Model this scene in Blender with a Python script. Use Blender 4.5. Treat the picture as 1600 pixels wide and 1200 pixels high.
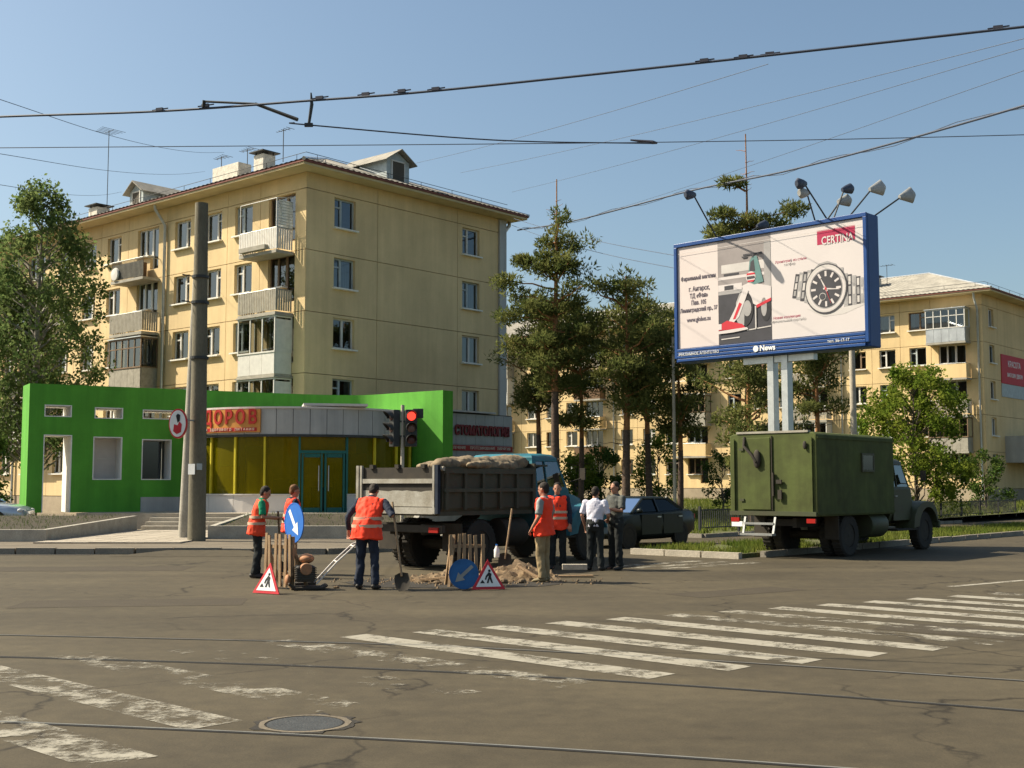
import bpy, bmesh, math, random
import numpy as np
from mathutils import Vector, Matrix, noise, Euler
R = math.radians
random.seed(7); np.random.seed(7)
for o in list(bpy.data.objects): bpy.data.objects.remove(o)
scene = bpy.context.scene
COL = scene.collection

# ------------------------------------------------------------------ camera, sky, sun, exposure
cam_d = bpy.data.cameras.new('camera'); cam = bpy.data.objects.new('camera', cam_d); COL.objects.link(cam)
cam.location = (0, 0, 1.7); cam.rotation_euler = (R(90 + 4.754), 0, 0)
cam_d.sensor_width = 36; cam_d.lens = 36 * 1900 / 1600; cam_d.clip_start = .1; cam_d.clip_end = 3000
scene.camera = cam
SUN_AZ = math.atan2(-.985, .172)          # measured from +Y, clockwise positive
SUN_EL = R(44)
world = bpy.data.worlds.new('World'); scene.world = world; world.use_nodes = True
wn = world.node_tree.nodes; wl = world.node_tree.links; wn.clear()
sky = wn.new('ShaderNodeTexSky'); sky.sky_type = 'NISHITA'; sky.sun_disc = False
sky.sun_elevation = SUN_EL; sky.sun_rotation = SUN_AZ; sky.altitude = 100; sky.air_density = 1.0; sky.dust_density = 2.8; sky.ozone_density = 1.35
bg = wn.new('ShaderNodeBackground'); bg.inputs['Strength'].default_value = .082
wo = wn.new('ShaderNodeOutputWorld'); wb = wn.new('ShaderNodeVectorMath'); wb.operation = 'MULTIPLY'; wb.inputs[1].default_value = (.955, 1.015, .965)      # white balance of the phone camera
wl.new(sky.outputs[0], wb.inputs[0]); wl.new(wb.outputs[0], bg.inputs[0]); wl.new(bg.outputs[0], wo.inputs[0])
sun_d = bpy.data.lights.new('sun', 'SUN'); sun = bpy.data.objects.new('sun', sun_d); COL.objects.link(sun)
sun_d.energy = 5.0; sun_d.angle = R(.53); sun_d.color = (1.0, .91, .74)
sdir = Vector((math.sin(SUN_AZ) * math.cos(SUN_EL), math.cos(SUN_AZ) * math.cos(SUN_EL), math.sin(SUN_EL)))
sun.rotation_euler = (-sdir).to_track_quat('-Z', 'Y').to_euler(); sun.location = sdir * 60
scene.view_settings.view_transform = 'Standard'; scene.view_settings.look = 'None'
scene.view_settings.exposure = 0.88; scene.view_settings.gamma = 1.0; scene.view_settings.use_curve_mapping = False
scene.render.engine = 'CYCLES'

# ------------------------------------------------------------------ materials
def nodes_of(name):
    m = bpy.data.materials.new(name); m.use_nodes = True
    nt = m.node_tree; nt.nodes.clear()
    out = nt.nodes.new('ShaderNodeOutputMaterial')
    return m, nt, out
def vmul(c, k): return tuple(min(1, x * k) for x in c)
def mat(name, col, rough=.7, var=.18, scale=3.0, col2=None, bump=0., bscale=40., metal=0., spec=.3, coord='Object', stretch=None, coat=0., fine=.0, streak=0.):
    """paint-like surface: base colour with large blotches, optional fine grain, fine bump"""
    m, nt, out = nodes_of(name); N = nt.nodes; Lk = nt.links
    b = N.new('ShaderNodeBsdfPrincipled')
    if coord == 'World': src = N.new('ShaderNodeNewGeometry').outputs['Position']
    else: src = N.new('ShaderNodeTexCoord').outputs[coord]
    raw = src
    if stretch:
        mp = N.new('ShaderNodeMapping'); mp.inputs['Scale'].default_value = stretch; Lk.new(src, mp.inputs[0]); src = mp.outputs[0]
    n1 = N.new('ShaderNodeTexNoise'); n1.inputs['Scale'].default_value = scale; n1.inputs['Detail'].default_value = 6; n1.inputs['Roughness'].default_value = .62
    Lk.new(src, n1.inputs['Vector'])
    cr = N.new('ShaderNodeValToRGB'); cr.color_ramp.elements[0].position = .3; cr.color_ramp.elements[1].position = .7
    cr.color_ramp.elements[0].color = (*(col2 if col2 else vmul(col, 1 - var)), 1); cr.color_ramp.elements[1].color = (*vmul(col, 1 + var * .5), 1)
    Lk.new(n1.outputs[0], cr.inputs[0]); cur = cr.outputs[0]
    if fine:
        n3 = N.new('ShaderNodeTexNoise'); n3.inputs['Scale'].default_value = bscale; n3.inputs['Detail'].default_value = 3
        Lk.new(src, n3.inputs['Vector'])
        mr = N.new('ShaderNodeMapRange'); mr.inputs[1].default_value = .3; mr.inputs[2].default_value = .7; mr.inputs[3].default_value = 1 - fine; mr.inputs[4].default_value = 1 + fine
        Lk.new(n3.outputs[0], mr.inputs[0])
        mx = N.new('ShaderNodeVectorMath'); mx.operation = 'SCALE'; Lk.new(cur, mx.inputs[0]); Lk.new(mr.outputs[0], mx.inputs['Scale']); cur = mx.outputs[0]
    if streak:      # rain and dirt runs down the wall
        ms = N.new('ShaderNodeMapping'); ms.inputs['Scale'].default_value = (1.7, 1.7, .10); Lk.new(raw, ms.inputs[0])
        n4 = N.new('ShaderNodeTexNoise'); n4.inputs['Scale'].default_value = 1.6; n4.inputs['Detail'].default_value = 5; n4.inputs['Roughness'].default_value = .65; Lk.new(ms.outputs[0], n4.inputs['Vector'])
        r4 = N.new('ShaderNodeMapRange'); r4.inputs[1].default_value = .35; r4.inputs[2].default_value = .68; r4.inputs[3].default_value = 1 - streak; r4.inputs[4].default_value = 1 + streak * .35; Lk.new(n4.outputs[0], r4.inputs[0])
        m4 = N.new('ShaderNodeVectorMath'); m4.operation = 'SCALE'; Lk.new(cur, m4.inputs[0]); Lk.new(r4.outputs[0], m4.inputs['Scale']); cur = m4.outputs[0]
    Lk.new(cur, b.inputs['Base Color'])
    b.inputs['Roughness'].default_value = rough; b.inputs['Metallic'].default_value = metal; b.inputs['Specular IOR Level'].default_value = spec
    if coat: b.inputs['Coat Weight'].default_value = coat; b.inputs['Coat Roughness'].default_value = .08
    if bump:
        n2 = N.new('ShaderNodeTexNoise'); n2.inputs['Scale'].default_value = bscale; n2.inputs['Detail'].default_value = 4; Lk.new(src, n2.inputs['Vector'])
        bp = N.new('ShaderNodeBump'); bp.inputs['Strength'].default_value = bump; bp.inputs['Distance'].default_value = .02
        Lk.new(n2.outputs[0], bp.inputs['Height']); Lk.new(bp.outputs[0], b.inputs['Normal'])
    Lk.new(b.outputs[0], out.inputs[0]); return m
def glass(name, tint=(.5, .55, .55), refl=(.9, .95, 1), base=.06, rough=.02):
    m, nt, out = nodes_of(name); N = nt.nodes; Lk = nt.links
    t = N.new('ShaderNodeBsdfTransparent'); t.inputs[0].default_value = (*tint, 1)
    g = N.new('ShaderNodeBsdfGlossy'); g.inputs['Color'].default_value = (*refl, 1); g.inputs['Roughness'].default_value = rough
    fr = N.new('ShaderNodeFresnel'); fr.inputs[0].default_value = 1.5
    ad = N.new('ShaderNodeMath'); ad.operation = 'ADD'; ad.inputs[1].default_value = base; ad.use_clamp = True
    mx = N.new('ShaderNodeMixShader'); Lk.new(fr.outputs[0], ad.inputs[0]); Lk.new(ad.outputs[0], mx.inputs[0]); Lk.new(t.outputs[0], mx.inputs[1]); Lk.new(g.outputs[0], mx.inputs[2])
    Lk.new(mx.outputs[0], out.inputs[0]); return m
def leafmat(name, c1, c2, trans=.35):
    m, nt, out = nodes_of(name); N = nt.nodes; Lk = nt.links
    tc = N.new('ShaderNodeTexCoord'); n1 = N.new('ShaderNodeTexNoise'); n1.inputs['Scale'].default_value = 1.3; n1.inputs['Detail'].default_value = 5
    Lk.new(tc.outputs['Object'], n1.inputs['Vector'])
    cr = N.new('ShaderNodeValToRGB'); cr.color_ramp.elements[0].position = .35; cr.color_ramp.elements[1].position = .66
    cr.color_ramp.elements[0].color = (*c1, 1); cr.color_ramp.elements[1].color = (*c2, 1); Lk.new(n1.outputs[0], cr.inputs[0])
    d = N.new('ShaderNodeBsdfDiffuse'); t = N.new('ShaderNodeBsdfTranslucent'); mx = N.new('ShaderNodeMixShader'); mx.inputs[0].default_value = trans
    Lk.new(cr.outputs[0], d.inputs[0]); Lk.new(cr.outputs[0], t.inputs[0]); Lk.new(d.outputs[0], mx.inputs[1]); Lk.new(t.outputs[0], mx.inputs[2]); Lk.new(mx.outputs[0], out.inputs[0])
    return m
def paintmark(name, wear):
    """road paint worn through to the asphalt in ragged patches"""
    m, nt, out = nodes_of(name); N = nt.nodes; Lk = nt.links
    tc = N.new('ShaderNodeTexCoord'); mp = N.new('ShaderNodeMapping'); mp.inputs['Scale'].default_value = (1, 1, 1); Lk.new(tc.outputs['Object'], mp.inputs[0])
    n1 = N.new('ShaderNodeTexNoise'); n1.inputs['Scale'].default_value = 2.2; n1.inputs['Detail'].default_value = 12; n1.inputs['Roughness'].default_value = .78; Lk.new(mp.outputs[0], n1.inputs['Vector'])
    cr = N.new('ShaderNodeValToRGB'); cr.color_ramp.elements[0].position = wear - .05; cr.color_ramp.elements[1].position = wear + .06
    Lk.new(n1.outputs[0], cr.inputs[0])
    n2 = N.new('ShaderNodeTexNoise'); n2.inputs['Scale'].default_value = 9; n2.inputs['Detail'].default_value = 4; Lk.new(tc.outputs['Object'], n2.inputs['Vector'])
    cc = N.new('ShaderNodeValToRGB'); cc.color_ramp.elements[0].color = (.20, .175, .125, 1); cc.color_ramp.elements[1].color = (.345, .315, .25, 1); Lk.new(n2.outputs[0], cc.inputs[0])
    b = N.new('ShaderNodeBsdfPrincipled'); b.inputs['Roughness'].default_value = .7; Lk.new(cc.outputs[0], b.inputs['Base Color'])
    t = N.new('ShaderNodeBsdfTransparent'); mx = N.new('ShaderNodeMixShader'); Lk.new(cr.outputs[0], mx.inputs[0]); Lk.new(t.outputs[0], mx.inputs[1]); Lk.new(b.outputs[0], mx.inputs[2])
    Lk.new(mx.outputs[0], out.inputs[0]); return m
def emit(name, col, s):
    m, nt, out = nodes_of(name); e = nt.nodes.new('ShaderNodeEmission'); e.inputs[0].default_value = (*col, 1); e.inputs[1].default_value = s
    nt.links.new(e.outputs[0], out.inputs[0]); return m
def asphalt_mat():
    m, nt, out = nodes_of('asphalt'); N = nt.nodes; Lk = nt.links
    tc = N.new('ShaderNodeTexCoord'); P = tc.outputs['Object']
    def nz(s, d=6, r=.6, vec=P):
        n = N.new('ShaderNodeTexNoise'); n.inputs['Scale'].default_value = s; n.inputs['Detail'].default_value = d; n.inputs['Roughness'].default_value = r; Lk.new(vec, n.inputs['Vector']); return n.outputs[0]
    def ramp(f, a, b, ca, cb):
        c = N.new('ShaderNodeValToRGB'); c.color_ramp.elements[0].position = a; c.color_ramp.elements[1].position = b
        c.color_ramp.elements[0].color = (*ca, 1); c.color_ramp.elements[1].color = (*cb, 1); Lk.new(f, c.inputs[0]); return c.outputs[0]
    def mixc(mode, fac, a, b):
        x = N.new('ShaderNodeMix'); x.data_type = 'RGBA'; x.blend_type = mode
        if isinstance(fac, float): x.inputs[0].default_value = fac
        else: Lk.new(fac, x.inputs[0])
        Lk.new(a, x.inputs[6]); Lk.new(b, x.inputs[7]); return x.outputs[2]
    base = ramp(nz(.28, 7), .33, .68, (.058, .0465, .028), (.087, .070, .042))
    # long streaks along the driving direction
    mp = N.new('ShaderNodeMapping'); mp.inputs['Rotation'].default_value = (0, 0, R(-38)); mp.inputs['Scale'].default_value = (.09, 1.1, 1); Lk.new(P, mp.inputs[0])
    st = ramp(nz(1.3, 6, .6, mp.outputs[0]), .35, .7, (.86, .86, .86), (1.10, 1.09, 1.07)); base = mixc('MULTIPLY', .6, base, st)
    grain = ramp(nz(55, 3, .7), .3, .72, (.72, .72, .72), (1.25, 1.24, 1.22)); base = mixc('MULTIPLY', .8, base, grain)
    sp = N.new('ShaderNodeTexVoronoi'); sp.inputs['Scale'].default_value = 95; Lk.new(P, sp.inputs['Vector'])
    agg = ramp(sp.outputs['Distance'], .05, .45, (1.4, 1.37, 1.28), (.86, .86, .86)); base = mixc('MULTIPLY', .35, base, agg)
    # cracks
    wv = N.new('ShaderNodeTexNoise'); wv.inputs['Scale'].default_value = 1.1; wv.inputs['Detail'].default_value = 5; Lk.new(P, wv.inputs['Vector'])
    off = N.new('ShaderNodeVectorMath'); off.operation = 'MULTIPLY_ADD'; off.inputs[1].default_value = (1.5, 1.5, 0); Lk.new(wv.outputs['Color'], off.inputs[0]); Lk.new(P, off.inputs[2])
    vo = N.new('ShaderNodeTexVoronoi'); vo.feature = 'DISTANCE_TO_EDGE'; vo.inputs['Scale'].default_value = .23; Lk.new(off.outputs[0], vo.inputs['Vector'])
    ck = ramp(vo.outputs['Distance'], .0, .008, (.35, .33, .30), (1, 1, 1)); keep = ramp(nz(.33, 3), .42, .52, (0, 0, 0), (1, 1, 1))
    base = mixc('MULTIPLY', keep, base, ck)
    mott = ramp(nz(4.5, 6, .7), .32, .70, (.80, .80, .79), (1.17, 1.16, 1.14)); base = mixc('MULTIPLY', .85, base, mott)
    # polished wheel tracks across the junction
    mt = N.new('ShaderNodeMapping'); mt.inputs['Rotation'].default_value = (0, 0, R(14)); mt.inputs['Scale'].default_value = (.02, .55, 1); Lk.new(P, mt.inputs[0])
    trk = ramp(nz(1.0, 3, .5, mt.outputs[0]), .40, .62, (.84, .83, .82), (1.08, 1.08, 1.07)); base = mixc('MULTIPLY', .7, base, trk)
    # oil spots
    oil = ramp(nz(1.7, 2, .4), .70, .78, (1, 1, 1), (.6, .58, .55)); base = mixc('MULTIPLY', .7, base, oil)
    b = N.new('ShaderNodeBsdfPrincipled'); b.inputs['Roughness'].default_value = .82; b.inputs['Specular IOR Level'].default_value = .25; Lk.new(base, b.inputs['Base Color'])
    bp = N.new('ShaderNodeBump'); bp.inputs['Strength'].default_value = .35; bp.inputs['Distance'].default_value = .006; Lk.new(nz(70, 3, .7), bp.inputs['Height']); Lk.new(bp.outputs[0], b.inputs['Normal'])
    Lk.new(b.outputs[0], out.inputs[0]); return m

M = {}
M['asphalt'] = asphalt_mat()
M['soil'] = mat('soil', (.048, .038, .022), .95, .4, 2.5, bump=.6, bscale=14, fine=.35)
M['lawn_soil'] = mat('lawn_soil', (.07, .085, .022), .95, .4, .7, (.075, .062, .03), bump=.5, bscale=20, fine=.3)
M['pave'] = mat('pavement_asphalt', (.15, .122, .086), .9, .25, 1.2, bump=.25, bscale=45, fine=.2)
M['tile'] = mat('paving_tile', (.36, .31, .24), .85, .22, 1.5, bump=.2, bscale=30, fine=.12)
M['kerb'] = mat('kerb_concrete', (.24, .21, .165), .9, .25, 2.2, bump=.35, bscale=30, fine=.15)
M['concrete'] = mat('concrete', (.36, .33, .27), .9, .25, 2.2, bump=.35, bscale=30, fine=.15)
M['concrete_light'] = mat('concrete_light', (.42, .37, .29), .9, .25, 2.2, bump=.35, bscale=30, fine=.12)
M['concrete_pole'] = mat('concrete_pole', (.165, .145, .10), .9, .3, 1.6, bump=.4, bscale=22, fine=.15, stretch=(2, 2, .5))
M['facade'] = mat('facade_paint_yellow', (.70, .52, .275), .9, .16, .35, bump=.2, bscale=30, fine=.05, coord='World', streak=.09)
M['facade_b'] = mat('facade_paint_warm_yellow', (.70, .51, .26), .9, .16, .3, bump=.2, bscale=30, fine=.05, coord='World', streak=.09)
M['grout'] = mat('joint_mortar', (.17, .12, .075), .95, .3, 3)
M['plinth'] = mat('plinth_render', (.36, .29, .20), .95, .25, .8, bump=.4, bscale=25, fine=.1)
M['eave'] = mat('eave_paint', (.58, .47, .27), .9, .2, .8)
M['roof_edge'] = mat('roof_edge_rust', (.20, .07, .05), .7, .35, 2)
M['slate'] = mat('asbestos_slate', (.29, .265, .22), .9, .3, 1.2, bump=.5, bscale=6, fine=.1)
M['tin'] = mat('tin_sheet', (.60, .60, .58), .35, .2, 2, metal=.7)
M['brick_white'] = mat('silicate_brick', (.62, .57, .48), .9, .25, 5, bump=.3, bscale=18, fine=.15)
M['win_white'] = mat('window_white', (.62, .59, .53), .55, .12, 4)
M['win_brown'] = mat('window_brown', (.20, .13, .075), .6, .25, 4)
M['win_blue'] = mat('window_greyblue', (.40, .44, .43), .6, .2, 4)
M['sill'] = mat('sill_white', (.75, .71, .62), .6, .15, 4)
M['glass'] = glass('window_glass', (.34, .37, .37), (.75, .82, .88), .07)
M['curtain'] = mat('curtain', (.62, .60, .53), .95, .2, 6, stretch=(6, 1, .4))
M['curtain_b'] = mat('curtain_patterned', (.42, .36, .26), .95, .35, 8)
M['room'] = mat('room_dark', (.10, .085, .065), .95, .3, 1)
M['metal_dark'] = mat('metal_dark', (.05, .05, .048), .5, .3, 6, metal=.3)
M['metal_grey'] = mat('metal_grey', (.33, .33, .31), .5, .2, 5, metal=.5)
M['galv'] = mat('galvanised', (.50, .51, .50), .4, .15, 5, metal=.6)
M['wood'] = mat('weathered_wood', (.34, .225, .125), .85, .35, 4, bump=.3, bscale=30, stretch=(6, 6, 1), fine=.2)
M['wood_dark'] = mat('dark_wood', (.16, .095, .05), .85, .35, 4, stretch=(6, 6, 1), fine=.2)
M['slats_grey'] = mat('grey_boards', (.34, .31, .25), .9, .25, 4)
M['green'] = mat('green_render', (.10, .345, .036), .85, .16, .7, bump=.2, bscale=40, fine=.06, coord='World', streak=.16)
M['reveal'] = mat('white_reveal', (.78, .75, .68), .8, .08, 2)
M['clad'] = mat('grey_cladding', (.39, .375, .35), .45, .12, 1.2, metal=.1, spec=.4, coord='World', streak=.14)
M['clad_light'] = mat('light_cladding', (.60, .55, .50), .6, .1, 1.5)
M['teal'] = mat('teal_door_frame', (.015, .115, .10), .4, .15, 3)
def amber_film():
    m, nt, out = nodes_of('amber_film_glass'); N = nt.nodes; Lk = nt.links
    t = N.new('ShaderNodeBsdfTransparent'); t.inputs[0].default_value = (.60, .47, .01, 1)
    d = N.new('ShaderNodeBsdfDiffuse'); d.inputs[0].default_value = (.33, .27, .006, 1)
    g = N.new('ShaderNodeBsdfGlossy'); g.inputs['Color'].default_value = (.55, .55, .35, 1); g.inputs['Roughness'].default_value = .03
    m1 = N.new('ShaderNodeMixShader'); m1.inputs[0].default_value = .30; Lk.new(t.outputs[0], m1.inputs[1]); Lk.new(d.outputs[0], m1.inputs[2])
    fr = N.new('ShaderNodeFresnel'); fr.inputs[0].default_value = 1.4; m2 = N.new('ShaderNodeMixShader'); Lk.new(fr.outputs[0], m2.inputs[0]); Lk.new(m1.outputs[0], m2.inputs[1]); Lk.new(g.outputs[0], m2.inputs[2])
    Lk.new(m2.outputs[0], out.inputs[0]); return m
M['amber_glass'] = amber_film()
M['amber_wall'] = mat('amber_interior', (.62, .50, .03), .8, .3, 1)
M['orange_sign'] = mat('orange_sign', (.56, .235, .05), .5, .1, 3)
M['red_letter'] = mat('red_letter', (.42, .02, .015), .5, .1, 3)
M['maroon'] = mat('maroon_letter', (.22, .012, .015), .5, .15, 3)
M['cream'] = mat('cream_print', (.80, .72, .55), .6, .05, 3)
M['asph_patch'] = mat('fresh_patch', (.032, .027, .02), .9, .3, 3, bump=.4, bscale=40, fine=.25)
M['cover_iron'] = mat('worn_cover', (.065, .066, .062), .5, .25, 9, metal=.2, bump=.5, bscale=60)
M['patch_old'] = mat('old_repair', (.040, .031, .019), .9, .35, 2.5, (.058, .045, .027), bump=.5, bscale=45, fine=.25)
M['steel'] = mat('rail_steel', (.24, .23, .20), .4, .25, 3, metal=.3)
M['groove'] = mat('rail_groove', (.012, .010, .008), .9, .3, 3)
M['iron'] = mat('cast_iron', (.085, .08, .072), .55, .3, 6, metal=.4, bump=.4, bscale=40)
M['paint_ok'] = paintmark('road_paint', .445)
M['paint_worn'] = paintmark('road_paint_worn', .515)
M['paint_faint'] = paintmark('road_paint_faint', .555)
M['paint_gone'] = paintmark('road_paint_faded', .60)
M['tyre'] = mat('tyre_rubber', (.024, .022, .019), .9, .3, 5, (.045, .038, .03))
M['chassis'] = mat('chassis_black', (.026, .022, .017), .8, .4, 5, (.05, .04, .028))
M['olive'] = mat('olive_truck_paint', (.080, .098, .029), .7, .28, 1.3, (.064, .070, .026), bump=.35, bscale=2.6, fine=.08, streak=.18, spec=.12)
M['olive_dark'] = mat('olive_cab_paint', (.05, .06, .026), .55, .35, 2.5, (.06, .052, .03))
M['bed'] = mat('dump_bed_paint', (.058, .058, .040), .75, .35, 1.8, (.075, .06, .038), bump=.25, bscale=5, fine=.1)
M['bed_light'] = mat('tailgate_worn', (.36, .34, .29), .8, .35, 2.2, (.20, .17, .12), fine=.12)
M['cab_blue'] = mat('cab_teal_blue', (.028, .135, .17), .5, .3, 2.5)
M['post_navy'] = mat('post_dark_blue', (.010, .018, .035), .6, .3, 4)
M['cab_pale'] = mat('cab_pale_trim', (.45, .50, .48), .5, .15, 3)
M['red_paint'] = mat('red_paint', (.40, .03, .02), .6, .2, 4)
M['lamp_red'] = mat('lamp_red_plastic', (.35, .02, .015), .3, .1, 5)
M['lamp_clear'] = mat('lamp_clear', (.7, .7, .66), .15, .05, 5)
M['car_black'] = mat('car_black_paint', (.006, .010, .009), .42, .1, 2, coat=.12, spec=.25)
M['car_silver'] = mat('car_silver_paint', (.45, .50, .56), .25, .08, 2, metal=.3, coat=1.)
M['car_glass'] = glass('car_glass', (.12, .14, .14), (.8, .9, 1), .10)
M['car_glass_dark'] = glass('car_side_glass', (.06, .07, .07), (.45, .5, .52), .0)
M['rim'] = mat('alloy_rim', (.32, .32, .31), .35, .2, 6, metal=.8)
M['tarp'] = mat('tarpaulin', (.24, .18, .11), .9, .3, 4, (.10, .075, .05), bump=.3, bscale=18, fine=.1)
M['bb_blue'] = mat('billboard_blue', (.012, .055, .20), .4, .12, 2)
M['bb_paper'] = mat('billboard_paper', (.58, .50, .47), .6, .05, .8)
M['bb_white'] = mat('billboard_white', (.56, .505, .485), .6, .04, .8)
M['bb_grey'] = mat('print_grey', (.33, .31, .30), .6, .2, 2)
M['bb_taupe'] = mat('print_taupe', (.27, .235, .225), .6, .2, 1.2)
M['bb_lgrey'] = mat('print_light_grey', (.52, .48, .45), .6, .12, 2)
M['bb_dark'] = mat('print_dark', (.045, .043, .05), .6, .3, 2)
M['bb_ink'] = mat('print_black', (.02, .019, .022), .6, .3, 2)
M['bb_red'] = mat('print_red', (.50, .02, .035), .6, .08, 2)
M['bb_mag'] = mat('print_crimson', (.36, .012, .06), .6, .06, 2)
M['bb_skin'] = mat('print_teal', (.10, .20, .19), .6, .2, 2)
M['ink'] = mat('print_ink', (.10, .08, .10), .6, .05, 2)
M['sign_blue'] = mat('sign_blue', (.022, .135, .48), .4, .12, 4)
M['sign_blue_dirty'] = mat('sign_blue_dirty', (.02, .105, .27), .5, .25, 6)
M['sign_white'] = mat('sign_white', (.80, .79, .75), .5, .1, 5)
M['sign_red'] = mat('sign_red', (.55, .03, .04), .5, .15, 5)
M['sign_black'] = mat('sign_black', (.02, .02, .02), .6, .1, 5)
M['sand'] = mat('sand', (.19, .13, .072), .95, .3, 5, (.10, .072, .045), bump=.6, bscale=18, fine=.25)
M['skin'] = mat('skin', (.40, .20, .125), .6, .12, 6)
M['hair_dark'] = mat('hair_dark', (.03, .022, .016), .8, .3, 25)
M['hair_brown'] = mat('hair_brown', (.16, .075, .03), .8, .3, 25)
M['vest'] = mat('vest_orange', (.95, .058, .018), .75, .12, 4, bump=.3, bscale=10)
M['vest_worn'] = mat('vest_orange_worn', (.85, .075, .025), .8, .2, 4, bump=.3, bscale=10)
M['reflect'] = mat('reflective_band', (.55, .40, .28), .5, .15, 8)
M['navy'] = mat('navy_cloth', (.022, .028, .045), .9, .3, 5, bump=.4, bscale=12)
M['black_cloth'] = mat('black_cloth', (.022, .024, .022), .9, .3, 5, bump=.4, bscale=12)
M['khaki'] = mat('khaki_cloth', (.30, .22, .115), .9, .25, 5, bump=.4, bscale=12)
M['grey_cloth'] = mat('grey_cloth', (.27, .27, .25), .9, .2, 5, bump=.4, bscale=12)
M['dkgrey_cloth'] = mat('dark_grey_cloth', (.085, .088, .078), .9, .25, 5, bump=.4, bscale=12)
M['white_cloth'] = mat('white_cloth', (.60, .58, .65), .9, .08, 5, bump=.4, bscale=12)
M['green_cloth'] = mat('green_cloth', (.01, .24, .11), .9, .15, 5)
M['shoe'] = mat('shoe_leather', (.035, .03, .025), .6, .3, 8)
M['shoe_tan'] = mat('shoe_tan', (.22, .17, .09), .7, .3, 8)
M['eye'] = mat('eye_dark', (.02, .015, .012), .3, .1, 5)
M['orange_tank'] = mat('orange_enamel', (.40, .17, .075), .7, .4, 6, (.18, .12, .07))
M['bark_pine'] = mat('pine_bark', (.105, .07, .048), .95, .4, 3, (.07, .05, .04), bump=.7, bscale=12, fine=.2)
M['bark_pine_top'] = mat('pine_bark_orange', (.33, .155, .065), .9, .35, 3, bump=.5, bscale=14, fine=.2)
M['bark_birch'] = mat('birch_bark', (.30, .27, .22), .85, .3, 2, (.10, .085, .07), stretch=(1, 1, 5), fine=.15)
M['bark'] = mat('bark', (.12, .095, .07), .95, .35, 4, bump=.6, bscale=14)
M['needles'] = leafmat('pine_needles', (.08, .105, .032), (.19, .19, .06), .45)
M['birch_leaf'] = leafmat('birch_leaves', (.085, .135, .042), (.18, .215, .075), .5)
M['leaf'] = leafmat('bush_leaves', (.085, .145, .018), (.23, .26, .04), .5)
M['leaf_dark'] = leafmat('shrub_leaves', (.04, .08, .018), (.10, .135, .03), .3)
M['grass'] = leafmat('grass_blades', (.07, .11, .018), (.19, .20, .045), .35)
M['wire'] = mat('wire_black', (.05, .06, .085), .6, .1, 5)
M['wire_far'] = mat('wire_grey', (.07, .09, .13), .6, .1, 5)
M['porcelain'] = mat('insulator', (.08, .075, .09), .4, .2, 8)
M['lamp_head'] = mat('lamp_head_grey', (.40, .39, .36), .45, .15, 6)
M['lamp_dark'] = mat('lamp_head_dark', (.06, .07, .10), .5, .15, 6)
M['red_on'] = emit('signal_red_lit', (1.0, .05, .03), 1.25)
M['lens_off'] = mat('signal_lens_off', (.10, .04, .035), .25, .2, 8)
M['amber_off'] = mat('signal_lens_amber_off', (.20, .11, .09), .25, .2, 8)

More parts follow.
